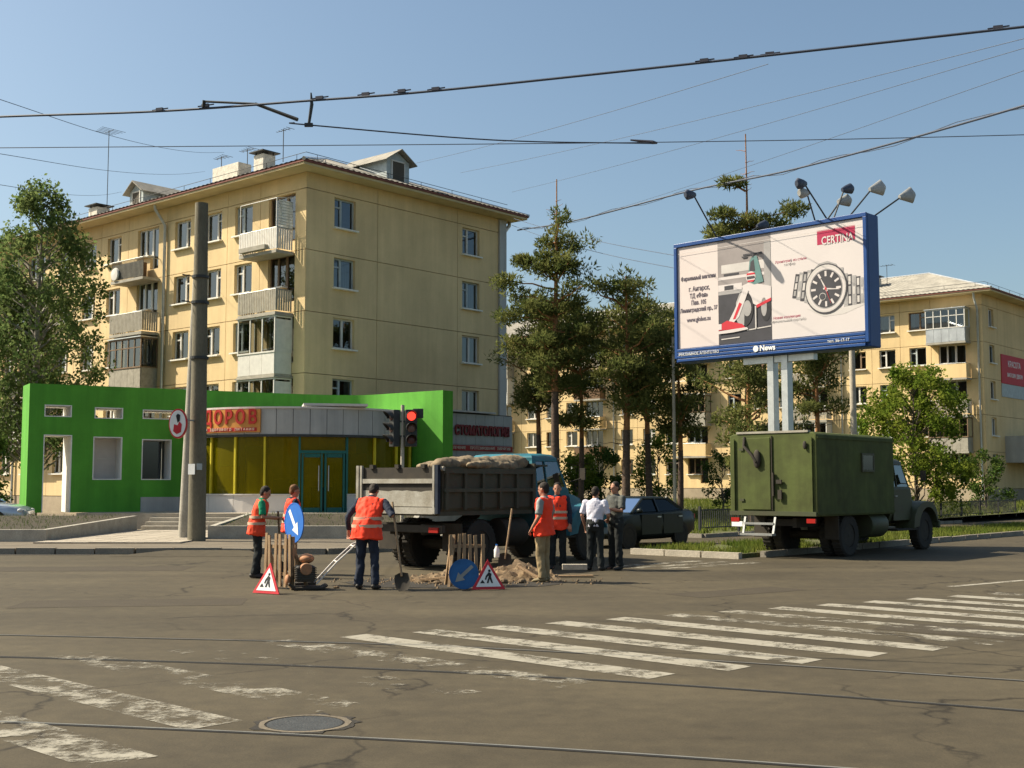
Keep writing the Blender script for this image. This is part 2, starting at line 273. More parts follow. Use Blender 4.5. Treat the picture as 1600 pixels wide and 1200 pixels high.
# ------------------------------------------------------------------ mesh helpers
def evaluated_mesh(o):
    """apply modifiers / turn lettering into a mesh in a small scratch scene"""
    sc = bpy.data.scenes.new('scratch'); sc.collection.objects.link(o); vl = sc.view_layers[0]; vl.update()
    me = bpy.data.meshes.new_from_object(o.evaluated_get(vl.depsgraph)); bpy.data.objects.remove(o); bpy.data.scenes.remove(sc); return me
class MB:
    def __init__(s): s.v = []; s.f = []; s.m = []
    def add(s, vs, fs, mi=0):
        o = len(s.v); s.v += [tuple(p) for p in vs]; s.f += [tuple(i + o for i in f) for f in fs]; s.m += [mi] * len(fs); return s
    def box(s, c, d, mi=0, rz=0., rot=None):
        hx, hy, hz = d[0] / 2, d[1] / 2, d[2] / 2
        vs = [Vector((x, y, z)) for x in (-hx, hx) for y in (-hy, hy) for z in (-hz, hz)]
        if rot is not None: m = rot
        else: m = Matrix.Rotation(rz, 3, 'Z') if rz else None
        if m is not None: vs = [m @ v for v in vs]
        C = Vector(c); vs = [v + C for v in vs]
        return s.add(vs, [(0, 1, 3, 2), (4, 6, 7, 5), (0, 4, 5, 1), (2, 3, 7, 6), (0, 2, 6, 4), (1, 5, 7, 3)], mi)
    def bar(s, p0, p1, w, d, mi=0, up=(0, 0, 1)):
        a = Vector(p0); b = Vector(p1); t = (b - a); L = t.length; t.normalize()
        u = Vector(up); x = t.cross(u)
        if x.length < 1e-4: x = t.cross(Vector((1, 0, 0)))
        x.normalize(); y = x.cross(t)
        m = Matrix((x, t, y)).transposed()
        return s.box((a + b) / 2, (w, L, d), mi, rot=m)
    def rings(s, rings, mi=0, cap=True, closed=False):
        n = len(rings[0]); vs = [p for r in rings for p in r]; fs = []
        K = len(rings)
        for k in range(K if closed else K - 1):
            a = k * n; b = ((k + 1) % K) * n
            for i in range(n):
                j = (i + 1) % n; fs.append((a + i, a + j, b + j, b + i))
        if cap and not closed: fs.append(tuple(range(n - 1, -1, -1))); fs.append(tuple((K - 1) * n + i for i in range(n)))
        return s.add(vs, fs, mi)
    def tube(s, pts, rad, n=8, mi=0, cap=True, ref=None):
        P = [Vector(p) for p in pts]; K = len(P)
        rr = rad if isinstance(rad, (list, tuple)) else [rad] * K
        out = []; prev = Vector(ref) if ref else None
        for k in range(K):
            t = (P[min(k + 1, K - 1)] - P[max(k - 1, 0)]).normalized()
            if prev is None:
                prev = Vector((1, 0, 0)) if abs(t.x) < .9 else Vector((0, 1, 0))
            x = (prev - t * prev.dot(t))
            if x.length < 1e-4: x = t.orthogonal()
            x.normalize(); y = t.cross(x); prev = x
            r = rr[k]; rx, ry = r if isinstance(r, (tuple, list)) else (r, r)
            out.append([P[k] + x * rx * math.cos(2 * math.pi * i / n) + y * ry * math.sin(2 * math.pi * i / n) for i in range(n)])
        return s.rings(out, mi, cap)
    def lathe(s, prof, c=(0, 0, 0), axis='Z', n=24, mi=0, rot=None):
        out = []
        for r, h in prof:
            ring = []
            for i in range(n):
                a = 2 * math.pi * i / n; p = Vector((r * math.cos(a), r * math.sin(a), h))
                if axis == 'X': p = Vector((p.z, p.x, p.y))
                elif axis == 'Y': p = Vector((p.y, p.z, p.x))
                if rot is not None: p = rot @ p
                ring.append(p + Vector(c))
            out.append(ring)
        return s.rings(out, mi, True)
    def prism(s, poly, a, b, axis='X', mi=0):
        def mp(p, q, h): return {'X': (h, p, q), 'Y': (p, h, q), 'Z': (p, q, h)}[axis]
        n = len(poly); vs = [mp(p, q, a) for p, q in poly] + [mp(p, q, b) for p, q in poly]
        fs = [(i, (i + 1) % n, n + (i + 1) % n, n + i) for i in range(n)] + [tuple(range(n - 1, -1, -1)), tuple(range(n, 2 * n))]
        return s.add(vs, fs, mi)
    def quad(s, a, b, c, d, mi=0): return s.add([a, b, c, d], [(0, 1, 2, 3)], mi)
    def ell(s, c, r, n=16, k=10, mi=0, rot=None):
        C = Vector(c); out = []
        for j in range(1, k):
            th = math.pi * j / k; ring = []
            for i in range(n):
                a = 2 * math.pi * i / n
                p = Vector((r[0] * math.sin(th) * math.cos(a), r[1] * math.sin(th) * math.sin(a), -r[2] * math.cos(th)))
                ring.append(C + ((rot @ p) if rot is not None else p))
            out.append(ring)
        vs = [p for q in out for p in q]; top = Vector((0, 0, r[2])); bot = -top
        if rot is not None: top = rot @ top; bot = rot @ bot
        vs += [C + bot, C + top]; fs = []
        for j in range(k - 2):
            for i in range(n):
                q = (i + 1) % n; fs.append((j * n + i, j * n + q, (j + 1) * n + q, (j + 1) * n + i))
        B = len(vs) - 2
        for i in range(n):
            fs.append((B, (i + 1) % n, i)); fs.append((B + 1, (k - 2) * n + i, (k - 2) * n + (i + 1) % n))
        return s.add(vs, fs, mi)
    def mesh(s, name, mats, smooth=False, recalc=True, angle=None):
        me = bpy.data.meshes.new(name); me.from_pydata(s.v, [], s.f)
        for q in (mats if isinstance(mats, (list, tuple)) else [mats]): me.materials.append(M[q] if isinstance(q, str) else q)
        if any(s.m): me.polygons.foreach_set('material_index', s.m)
        if recalc:
            bm = bmesh.new(); bm.from_mesh(me); bmesh.ops.recalc_face_normals(bm, faces=bm.faces); bm.to_mesh(me); bm.free()
        if smooth:
            me.polygons.foreach_set('use_smooth', [True] * len(me.polygons))
            if angle: me.set_sharp_from_angle(angle=R(angle))
        me.update(); return me
    def build(s, name, mats, parent=None, smooth=False, angle=40, bevel=0., org=None, recalc=True):
        if org is not None: s.v = [(p[0] - org[0], p[1] - org[1], p[2] - org[2]) for p in s.v]
        o = link(name, s.mesh(name, mats, smooth, recalc, angle), parent)
        if bevel: addbevel(o, bevel)
        return o
def addbevel(o, w, seg=2):
    b = o.modifiers.new('bevel', 'BEVEL'); b.width = w; b.segments = seg; b.limit_method = 'ANGLE'; b.angle_limit = R(40); return o
def link(name, me, parent=None, loc=(0, 0, 0), rz=0.):
    o = bpy.data.objects.new(name, me); COL.objects.link(o); o.location = loc; o.rotation_euler = (0, 0, rz)
    if parent is not None: o.parent = parent
    return o
def tag(o, label, cat, group=None, kind=None):
    if label: o['label'] = label
    if cat: o['category'] = cat
    if group: o['group'] = group
    if kind: o['kind'] = kind
    return o
def thing(name, label, cat, loc=(0, 0, 0), rz=0., group=None):
    return tag(link(name, None, None, loc, rz), label, cat, group)
def struct(o, label=None):
    o['kind'] = 'structure'
    if label: o['label'] = label
    return o
def grid_wall(xs0, xs1, zs0, zs1, holes, th, mb=None, mi=0):
    """wall in the xz plane, front at y=0, thickness th towards +y, rectangular holes (x0,x1,z0,z1)"""
    mb = mb or MB()
    xs = sorted({xs0, xs1, *[h[0] for h in holes], *[h[1] for h in holes]}); zs = sorted({zs0, zs1, *[h[2] for h in holes], *[h[3] for h in holes]})
    def solid(i, j):
        if i < 0 or j < 0 or i >= len(xs) - 1 or j >= len(zs) - 1: return False
        x = (xs[i] + xs[i + 1]) / 2; z = (zs[j] + zs[j + 1]) / 2
        return not any(h[0] < x < h[1] and h[2] < z < h[3] for h in holes)
    for i in range(len(xs) - 1):
        for j in range(len(zs) - 1):
            if not solid(i, j): continue
            a, b, c, d = xs[i], xs[i + 1], zs[j], zs[j + 1]
            mb.quad((a, 0, c), (b, 0, c), (b, 0, d), (a, 0, d), mi); mb.quad((a, th, c), (a, th, d), (b, th, d), (b, th, c), mi)
            if not solid(i - 1, j): mb.quad((a, 0, c), (a, 0, d), (a, th, d), (a, th, c), mi)
            if not solid(i + 1, j): mb.quad((b, 0, c), (b, th, c), (b, th, d), (b, 0, d), mi)
            if not solid(i, j - 1): mb.quad((a, 0, c), (a, th, c), (b, th, c), (b, 0, c), mi)
            if not solid(i, j + 1): mb.quad((a, 0, d), (b, 0, d), (b, th, d), (a, th, d), mi)
    return mb
def text_mesh(txt, size, mats, depth=.01, align='CENTER', squeeze=1., bold=0.):
    cu = bpy.data.curves.new('lettering', 'FONT'); cu.body = txt; cu.size = size; cu.extrude = depth; cu.align_x = align; cu.align_y = 'CENTER'; cu.offset = bold; cu.resolution_u = 3
    o = bpy.data.objects.new('lettering', cu)
    me = evaluated_mesh(o); bpy.data.curves.remove(cu)
    me.transform(Matrix.Diagonal((squeeze, 1, 1, 1)) )
    me.transform(Matrix.Rotation(R(90), 4, 'X'))      # stands in the xz plane, faces -y
    me.materials.clear(); me.materials.append(M[mats]); return me
def text(txt, size, matname, parent, loc, rz=0., depth=.01, align='CENTER', squeeze=1., bold=0., name='lettering', rot=None):
    o = link(name, text_mesh(txt, size, matname, depth, align, squeeze, bold), parent, loc, rz)
    if rot: o.rotation_euler = rot
    return o
def remesh(mb, voxel, smooth=4, wr=0., wscale=9., seed=0.):
    """weld overlapping volumes into one continuous skin, then soften; wr = cloth wrinkle height"""
    me = mb.mesh('tmp', 'skin'); o = bpy.data.objects.new('tmp', me)
    r = o.modifiers.new('r', 'REMESH'); r.mode = 'VOXEL'; r.voxel_size = voxel; r.use_smooth_shade = True
    s = o.modifiers.new('s', 'SMOOTH'); s.factor = .5; s.iterations = smooth
    out = evaluated_mesh(o); bpy.data.meshes.remove(me)
    if wr:
        n = len(out.vertices); co = np.empty(n * 3, np.float32); nr = np.empty(n * 3, np.float32); out.vertices.foreach_get('co', co); out.vertex_normals.foreach_get('vector', nr)
        co = co.reshape(-1, 3); nr = nr.reshape(-1, 3); h = np.empty((n, 1), np.float32)
        for i, (x, y, z) in enumerate(co.tolist()):
            q = Vector((x * wscale + seed, y * wscale + seed * 2, z * wscale * .7)); h[i, 0] = noise.noise(q) + .5 * noise.noise(q * 2.3)
        out.vertices.foreach_set('co', (co + nr * h * wr).ravel()); out.update()
    out.polygons.foreach_set('use_smooth', [True] * len(out.polygons))
    return out
def copy_tree(o, parent=None):
    c = o.copy(); COL.objects.link(c)
    if parent is not None: c.parent = parent
    for ch in [q for q in o.children]: copy_tree(ch, c)
    return c
# ------------------------------------------------------------------ the setting: ground, road, pavements, lawn
U = Vector((.669, .743, 0)); V = Vector((-.743, .669, 0)); K0 = Vector((5.3, 28.3, 0))     # main road direction, its left normal, kerb corner
def uv(u, v, z=0.): p = K0 + U * u + V * v; return (p.x, p.y, z)
def sheet(name, pts, z, m, label=None):
    mb = MB(); mb.add([(p[0], p[1], z) for p in pts], [tuple(range(len(pts)))]); return struct(mb.build(name, m, recalc=False), label)
def slab(name, pts, z0, z1, m, label=None):
    mb = MB(); mb.prism([(p[0], p[1]) for p in pts], z0, z1, 'Z'); return struct(mb.build(name, m), label)
sheet('ground', [(-900, -300), (900, -300), (900, 1500), (-900, 1500)], -.03, 'lawn_soil')
road = sheet('road', [(-90, -30), (110, -30), (110, 150), (-90, 150)], 0, 'asphalt', 'worn brown grey asphalt of the road junction')
# left pavement with its kerb
kerbL = [(-45, 30.2), (-9.3, 30.2), (-8.4, 30.35), (-7.2, 30.35), (-6.4, 30.2), (-4.6, 30.3), (-3.6, 30.9), (-2.9, 31.9), (-2.5, 33.2), (-2.1, 40), (-1.2, 62)]
pv = slab('pavement', [(x, y + .16 if i < 7 else y) for i, (x, y) in enumerate(kerbL)] + [(-1.2, 90), (-45, 90)], -.02, .12, 'pave', 'pale asphalt pavement in front of the green shop')
kmesh = MB().box((0, 0, .0), (.97, .16, .30)).mesh('kerb_stone', 'kerb')
def kerb_run(pts, parent, z=.0, step=1.0, skip=()):
    acc = 0; k = 0
    for a, b in zip(pts, pts[1:]):
        a = Vector((a[0], a[1], 0)); b = Vector((b[0], b[1], 0)); L = (b - a).length; n = max(1, round(L / step)); d = (b - a) / n
        for i in range(n):
            k += 1
            if k in skip: continue
            c = a + d * (i + .5); o = link('kerb_stone', kmesh, parent, (c.x + random.uniform(-.01, .01), c.y + random.uniform(-.012, .012), z + random.uniform(-.012, .008)), math.atan2(d.y, d.x) + R(random.uniform(-1, 1)))
            o.scale = (d.length / step * .99, 1, 1)
kerb_run([(-24, 30.28)] + [(p[0], p[1] + .08) for p in kerbL[1:8]] + kerbL[8:10], pv)
# dark strip along the gutter: dirt, with the kerb's shade painted in
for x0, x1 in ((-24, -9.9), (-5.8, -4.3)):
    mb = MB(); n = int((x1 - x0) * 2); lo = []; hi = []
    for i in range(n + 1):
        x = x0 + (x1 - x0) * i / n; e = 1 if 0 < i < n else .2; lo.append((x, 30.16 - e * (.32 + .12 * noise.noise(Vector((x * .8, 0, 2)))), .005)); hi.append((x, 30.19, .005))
    mb.add(lo + hi, [(i, i + 1, n + 2 + i, n + 1 + i) for i in range(n)]); mb.build('gutter_dirt_shade', 'asph_patch', road, recalc=False)
# gutter ramp (lowered asphalt wedge against the kerb)
mb = MB(); mb.add([(-9.6, 29.2, .004), (-5.9, 29.2, .004), (-6.5, 30.3, .10), (-8.5, 30.3, .10)], [(0, 1, 2, 3)]); struct(mb.build('road_ramp', 'asphalt', recalc=False))
# tiled path to the shop steps, laid as separate slabs
path = sheet('path', [(-13.0, 33.2), (-9.3, 33.2), (-8.9, 42.4), (-12.95, 42.4)], .128, 'grout', 'light tiled path leading up to the shop steps')
tmesh = MB().box((0, 0, .0), (.485, .485, .05)).mesh('paving_slab', 'tile'); cnt = 0
for i in range(9):
    for j in range(18):
        x = -12.75 + i * .5; y = 33.48 + j * .5
        if x > -9.15 + (y - 33.2) * .04: continue
        o = link('paving_slab', tmesh, path, (x, y, .135 + random.uniform(-.004, .004)), R(random.uniform(-.6, .6)))
# terrace and steps
TZ = .68
ter = slab('terrace', [(-13.0, 44.2), (-3.2, 44.2), (-2.2, 46.5), (-1.5, 56), (-16, 56), (-16, 44.9)], .05, TZ, 'tile', 'raised tiled terrace round the shop')
for k in range(4):
    z1 = TZ - .005 - .135 * k
    MB().box((-11.15, 44.2 - .36 * (k + .5) + .0, (z1 - .14 + .1) / 2), (3.7 + .08 * k, .362 * 1, z1 - .14 - .1)).build('step', 'concrete_light', ter, bevel=.01)
# second flight in front of the shop door
for k in range(3):
    z1 = TZ - .005 - .17 * k
    MB().box((-7.1, 44.2 - .34 * (k + .5), (z1 - .17 + .1) / 2), (3.6, .34, max(.06, z1 - .17 - .1))).build('step', 'concrete_light', ter, bevel=.01)
# verge and lawn right of the side road
vg = slab('verge', [uv(.16, .16), uv(80, .16), uv(80, 3.4), uv(.16, 3.1)], -.02, .10, 'lawn_soil', 'worn grass verge behind the kerb')
kerb_run([uv(-.05, 3.1), uv(-.05, .0), uv(45, 0)], vg, z=.0, skip=(4,))
for o in [c for c in vg.children][:3]: o.data = o.data.copy(); o.data.materials[0] = M['concrete_light']
mb = MB(); lu = [9, 14, 22, 34, 46, 58, 75, 110]; lz = [.10, .14, .2, .3, .42, .5, .5, .5]; lv = [6.9, 20, 40, 70, 130, 200]
def lawn_z(u): return float(np.interp(u, lu, lz))
for i in range(len(lu) - 1):
    for j in range(len(lv) - 1):
        mb.quad(uv(lu[i], lv[j], lz[i]), uv(lu[i + 1], lv[j], lz[i + 1]), uv(lu[i + 1], lv[j + 1], lz[i + 1]), uv(lu[i], lv[j + 1], lz[i]))
lawn = struct(mb.build('lawn', 'lawn_soil', recalc=False), 'green lawn in front of the far yellow block')
kerb_run([uv(9, 32), uv(9, 6.9), uv(30, 6.9)], lawn, z=-.02)
# crosswalk and lane markings, painted on the road
def stripe(p, d, L, w, m, name='crosswalk_stripe'):
    d = Vector((*d, 0)).normalized(); n = Vector((-d.y, d.x, 0)) * w / 2; a = Vector((*p, .004)); b = a + d * L
    mb = MB(); mb.quad(a - n, b - n, b + n, a + n); return mb.build(name, m, road, recalc=False)
CD = (.73, -.683)
for k in [-9.4, -8.2, -7, -5.8, -4.6, -3.4, -2.2, -1.0] + list(range(17)):
    s = (-1.80 + .78 * k, 13.95 + .452 * k); L = 4.3
    m = 'paint_ok' if -1 < k < 5 or k in (7, 8, 9, 10, 11) else ('paint_worn' if k in (5, 6, -5.8, -4.6, 12, 13) else ('paint_faint' if k in (-1.0, -3.4) else 'paint_gone'))
    if k == -5.8: L = 5.4
    if k == -4.6: L = 4.5
    stripe(s, CD, L, .40 if k >= 0 else .46, m)
for k in range(3): stripe((1.9 + .62 * k, 25.5 - .25 * k), (.74, .67), 3.1, .34, 'paint_worn')
for k in range(5): stripe((7.35 + k * 4.4, 20.62 + k * 3.2), (.80, .60), 2.3, .15, 'paint_ok', 'lane_dash')
# tram rails set in the asphalt
RAILS = [([(-9.9, 14.75), (-6.62, 14.16), (-4.0, 13.72), (-2.09, 13.38), (-.27, 12.9), (2.02, 11.95), (4.89, 10.55), (8, 8.8)], 'tram rail farthest from the viewer, thin pale line across the road', False),
         ([(-9.0, 12.9), (-5.77, 12.37), (-3.6, 11.98), (-1.93, 11.63), (0, 11.08), (1.87, 10.34), (4.24, 9.15), (7.4, 7.3)], 'middle tram rail showing as a dark groove across the road', True),
         ([(-7.3, 9.6), (-4.21, 9.03), (-2.8, 8.76), (-1.4, 8.46), (0, 8.11), (1.57, 7.63), (3.25, 7.03), (6, 5.9)], 'tram rail nearest the viewer, running past the manhole', False)]
def crom(P, n=10):
    P = [Vector((*p, 0)) if len(p) == 2 else Vector(p) for p in P]; P = [P[0] * 2 - P[1]] + P + [P[-1] * 2 - P[-2]]; out = []
    for i in range(1, len(P) - 2):
        for k in range(n):
            t = k / n; a, b, c, d = P[i - 1:i + 3]
            out.append(.5 * ((2 * b) + (c - a) * t + (2 * a - 5 * b + 4 * c - d) * t * t + (3 * b - 3 * c + d - a) * t ** 3))
    return out + [P[-2]]
def ribbon(C, o0, o1, z0, z1, mb):
    rings = []
    for k, p in enumerate(C):
        t = (C[min(k + 1, len(C) - 1)] - C[max(k - 1, 0)]).normalized(); n = Vector((-t.y, t.x, 0))
        rings.append([p + n * o0 + Vector((0, 0, z0)), p + n * o1 + Vector((0, 0, z0)), p + n * o1 + Vector((0, 0, z1)), p + n * o0 + Vector((0, 0, z1))])
    mb.rings(rings); return mb
for pts, lab, dark in RAILS:
    C = crom(pts); t = thing('tram_rail', lab, 'tram rail', (0, 0, 0), 0, 'tram rails in the road')
    ribbon(C, -.05 if not dark else -.045, -.012 if not dark else .018, .001, .0030, MB()).build('groove', 'groove', t)
    ribbon(C, -.010 if not dark else .022, (.010 if 'farthest' in lab else .014) if not dark else .026, .001, .0055, MB()).build('rail_head', 'steel', t)
# repair patches in the asphalt
def patch(cx, cy, w, l, a, seed, m='asph_patch'):
    pts = []; n = 9; ca, sa = math.cos(a), math.sin(a)
    for e, (x0, y0, x1, y1) in enumerate(((-1, -1, 1, -1), (1, -1, 1, 1), (1, 1, -1, 1), (-1, 1, -1, -1))):
        for i in range(n):
            f = i / n; x = (x0 + (x1 - x0) * f) * w / 2; y = (y0 + (y1 - y0) * f) * l / 2; q = .05 * noise.noise(Vector((x * 3, y * 3, seed))); pts.append((cx + (x + q) * ca - (y + q) * sa, cy + (x + q) * sa + (y + q) * ca, .0025))
    MB().add(pts, [tuple(range(len(pts)))]).build('asphalt_patch', m, road, recalc=False)
patch(5.2, 14.4, 1.7, .9, R(-40), 1, 'patch_old'); patch(-5.5, 17.8, 3.2, 1.1, R(8), 2, 'patch_old'); patch(3.6, 19.6, 2.4, .8, R(35), 3, 'patch_old'); patch(9.5, 18.5, 3.0, 1.0, R(38), 5, 'patch_old'); patch(-8.6, 25.0, 4.0, 1.4, R(4), 6, 'patch_old')
# manhole
t = thing('manhole', 'round sunken manhole cover with a broken asphalt rim', 'manhole', (-1.48, 8.86, 0))
def ring_mesh(r0, r1, z0, z1, n=40, wob=0.):
    mb = MB(); rings = []
    for i in range(n):
        a = 2 * math.pi * i / n; w = 1 + wob * noise.noise(Vector((3 * math.cos(a), 3 * math.sin(a), 5)))
        c, s = math.cos(a), math.sin(a); rings.append([(r0 * c, r0 * s, z0), (r1 * w * c, r1 * w * s, z0), (r1 * w * c, r1 * w * s, z1), (r0 * c, r0 * s, z1)])
    return mb.rings(rings, closed=True)
ring_mesh(.285, .325, .001, .006, wob=.06).build('rim', 'pave', t, smooth=True, angle=30)
ring_mesh(.327, .352, .001, .004, wob=.35).build('broken_edge', 'asph_patch', t)
mb = MB(); mb.lathe([(.268, .001), (.268, .004)], n=40)
ring_mesh(.269, .284, .0008, .002).build('gap', 'groove', t)
mb.build('cover', 'cover_iron', t)
# ------------------------------------------------------------------ five-storey panel blocks
WINC = {}
def win_meshes(w, h, style):
    key = (w, h, style)
    if key in WINC: return WINC[key]
    fm = {'w': 'win_white', 'b': 'win_brown', 'g': 'win_blue'}[style[0]]; t = .075
    fr = MB(); pn = MB(); y = .19
    fr.box((-w / 2 + t / 2, y, h / 2), (t, .07, h)); fr.box((w / 2 - t / 2, y, h / 2), (t, .07, h))
    fr.box((0, y, t / 2), (w - 2 * t, .07, t)); fr.box((0, y, h - t / 2), (w - 2 * t, .07, t))
    lay = style[1:]
    xm = {'l': -.12 * w, 'c': 0, 'r': .14 * w, 't': -.17 * w, 'n': None}[lay]
    if xm is not None:
        fr.box((xm, y - .01, h / 2), (.11, .08, h - 2 * t))
        if lay in 'lr':
            s = -1 if lay == 'l' else 1; xa, xb = sorted((xm + s * .055, s * (w / 2 - t)))
            fr.box(((xa + xb) / 2, y - .005, h * .70), (xb - xa, .075, .075))
        if lay == 't': fr.box((.17 * w, y - .012, h / 2), (.08, .08, h - 2 * t))
    pn.quad((-w / 2 + t, y + .012, t), (w / 2 - t, y + .012, t), (w / 2 - t, y + .012, h - t), (-w / 2 + t, y + .012, h - t))
    si = MB().box((0, -.0, -.035), (w + .14, .36, .07))
    cu = MB(); n = 22
    for i in range(n):
        x0 = -w / 2 + w * i / n; x1 = -w / 2 + w * (i + 1) / n; a = .262 + .025 * (i % 2); b = .262 + .025 * ((i + 1) % 2)
        cu.quad((x0, a, .0), (x1, b, .0), (x1, b, h), (x0, a, h))
    WINC[key] = (fr.mesh('window', fm), pn.mesh('pane', 'glass', recalc=False), si.mesh('sill', 'sill'), cu.mesh('curtain', 'curtain', recalc=False))
    return WINC[key]
def window(parent, loc, rz, w, h, style='wl', sill=True, curtain=.5, rng=random):
    f, p, s, c = win_meshes(w, h, style)
    o = link('window', f, parent, loc, rz); link('pane', p, o)
    if sill: link('sill', s, o)
    q = rng.random()
    if q < curtain:
        k = link('curtain', c, o)
        sc = rng.choice([1, 1, .45, .3]); k.scale = (sc, 1, 1); k.location.x = 0 if sc == 1 else rng.choice([-1, 1]) * w * (1 - sc) / 2
    return o
def balcony(parent, loc, rz, w, d, kind, ceil=2.5):
    """wall-local: x along the wall, -y outwards, z up from the slab top"""
    b = MB().box((0, -d / 2, -.07), (w, d, .14)).build('balcony', 'concrete', parent); b.location = loc; b.rotation_euler = (0, 0, rz)
    x0, x1, y1 = -w / 2 + .04, w / 2 - .04, -d + .04
    def rail(z, r=.025, m='metal_grey'):
        mb = MB(); mb.tube([(x0, -.02, z), (x0, y1, z), (x1, y1, z), (x1, -.02, z)], r, 6); return mb.build('handrail', m, b)
    if kind == 'slats' or kind == 'white_slats':
        rail(1.02); mb = MB(); n = int(w / .13)
        for i in range(n + 1): mb.box((x0 + (x1 - x0) * i / n, y1 - .02, .53), (.095, .02, .95 + .03 * math.sin(i * 7)))
        m = int(d / .13)
        for i in range(m):
            for x in (x0 - .02, x1 + .02): mb.box((x, y1 + (-.05 - y1) * (i + .5) / m, .53), (.02, .095, .95))
        mb.build('slat_screen', 'slats_grey' if kind == 'slats' else 'win_white', b)
        if kind == 'white_slats':      # trellis posts and sun-screen above
            mb = MB()
            for x in (x0, x1): mb.tube([(x, y1, 0), (x, y1, 2.35)], .025, 6)
            mb.tube([(x0, y1, 2.35), (x1, y1, 2.35)], .02, 6); mb.tube([(x1, y1, 2.35), (x1, -.02, 2.5)], .02, 6)
            mb.build('post', 'win_white', b)
            mb = MB()
            for i in range(14): mb.box((x1, -.08 - (d - .2) * i / 14, 1.65), (.012, .035, 1.3))
            for i in range(10): mb.box((x1 + .012, -d / 2, 1.05 + .13 * i), (.012, d - .1, .03))
            mb.build('lattice', 'win_blue', b)
            MB().box((-.2, y1 - .12, .18), (w * .7, .2, .2)).build('flower_box', 'slats_grey', b)
    elif kind == 'bars':
        rail(1.0); mb = MB(); n = int(w / .12)
        for i in range(n + 1): mb.box((x0 + (x1 - x0) * i / n, y1, .5), (.02, .02, .98))
        mb.build('baluster_screen', 'metal_dark', b); MB().box((0, y1 + .03, .45), (w - .1, .01, .8)).build('cloth_screen', 'slats_grey', b)
        MB().box((.3, -.4, .5), (.6, .4, .8)).build('cupboard', 'wood_dark', b); MB().lathe([(.05, 0), (.32, .02), (.36, .1), (.3, .1), (.06, .05)], (-w * .35, y1 - .14, .35), 'Y', 18).build('basin', 'win_white', b)
    elif kind == 'box':
        mb = MB(); mb.box((0, y1, .5), (w - .02, .05, 1.0)); mb.box((x0, -d / 2 + .02, .5), (.05, d - .1, 1.0)); mb.box((x1, -d / 2 + .02, .5), (.05, d - .1, 1.0)); mb.build('parapet', 'wood_dark', b)
        MB().box((0, y1 - .035, .99), (w, .06, .05)).build('parapet_cap', 'metal_grey', b)
    elif kind == 'panel':
        mb = MB(); mb.box((0, y1, .5), (w - .02, .04, .95)); mb.box((x1, -d / 2 + .02, .5), (.04, d - .1, .95)); mb.box((x0, -d / 2 + .02, .5), (.04, d - .1, .95)); mb.build('parapet', 'facade_b', b); rail(1.02)
    elif kind in ('glazed', 'glazed_old', 'glazed_grey'):
        low = {'glazed': 'win_white', 'glazed_old': 'slats_grey', 'glazed_grey': 'tin'}[kind]; fm = {'glazed': 'win_white', 'glazed_old': 'win_brown', 'glazed_grey': 'win_white'}[kind]
        n = 3 if kind == 'glazed' else 5
        for i in range(n):
            xa = x0 + (x1 - x0) * i / n; xb = x0 + (x1 - x0) * (i + 1) / n
            MB().box(((xa + xb) / 2, y1, .49), (xb - xa - .015, .04, .96)).build('parapet_panel', low, b)
        MB().box((x1, -d / 2 + .02, .49), (.04, d - .1, .96)).build('parapet_panel', low, b); MB().box((x0, -d / 2 + .02, .49), (.04, d - .1, .96)).build('parapet_panel', low, b)
        H = ceil; mb = MB(); t = .06
        for i in range(n + 1): mb.box((x0 + (x1 - x0) * i / n, y1, (H + 1) / 2), (t, t, H - 1))
        mb.box((0, y1, 1.0), (w, .10, .07)); mb.box((0, y1, H - .03), (w, .08, .07))
        if kind != 'glazed': mb.box((0, y1 - .005, H - .5), (w, .05, .05))
        for x in (x0, x1):
            mb.box((x, -.04, (H + 1) / 2), (t, t, H - 1)); mb.box((x, -d / 2, H - .03), (.06, d - .1, .06)); mb.box((x, -d / 2, 1.0), (.08, d - .1, .06))
        mb.build('glazing_frame', fm, b)
        g = MB(); g.quad((x0, y1 + .005, 1.0), (x1, y1 + .005, 1.0), (x1, y1 + .005, H), (x0, y1 + .005, H)); g.build('pane', 'glass', b, recalc=False)
        if kind == 'glazed': MB().box((x1, -d / 2 + .02, 1.75), (.03, d - .15, 1.45)).build('side_panel', 'win_white', b)
        else:
            for x in (x0, x1): g = MB(); g.quad((x, -.05, 1.0), (x, y1, 1.0), (x, y1, H), (x, -.05, H)); g.build('pane', 'glass', b, recalc=False)
        MB().box((0, -d / 2 - .02, H + .04), (w + .1, d + .08, .05)).build('balcony_roof', 'tin' if kind != 'glazed' else 'concrete', b)
    return b
def drainpipe(parent, x, y, dx, dy, ztop, m='galv', r=.075):
    mb = MB(); mb.tube([(x + dx * .75, y + dy * .75, ztop), (x + dx * .72, y + dy * .72, ztop - .35), (x + dx * .12, y + dy * .12, ztop - 1.1), (x + dx * .12, y + dy * .12, .4)], r, 8)
    mb.lathe([(.075, 0), (.17, .22)], (x + dx * .75, y + dy * .75, ztop - .05), n=10); return mb.build('drainpipe', m, parent, smooth=True)
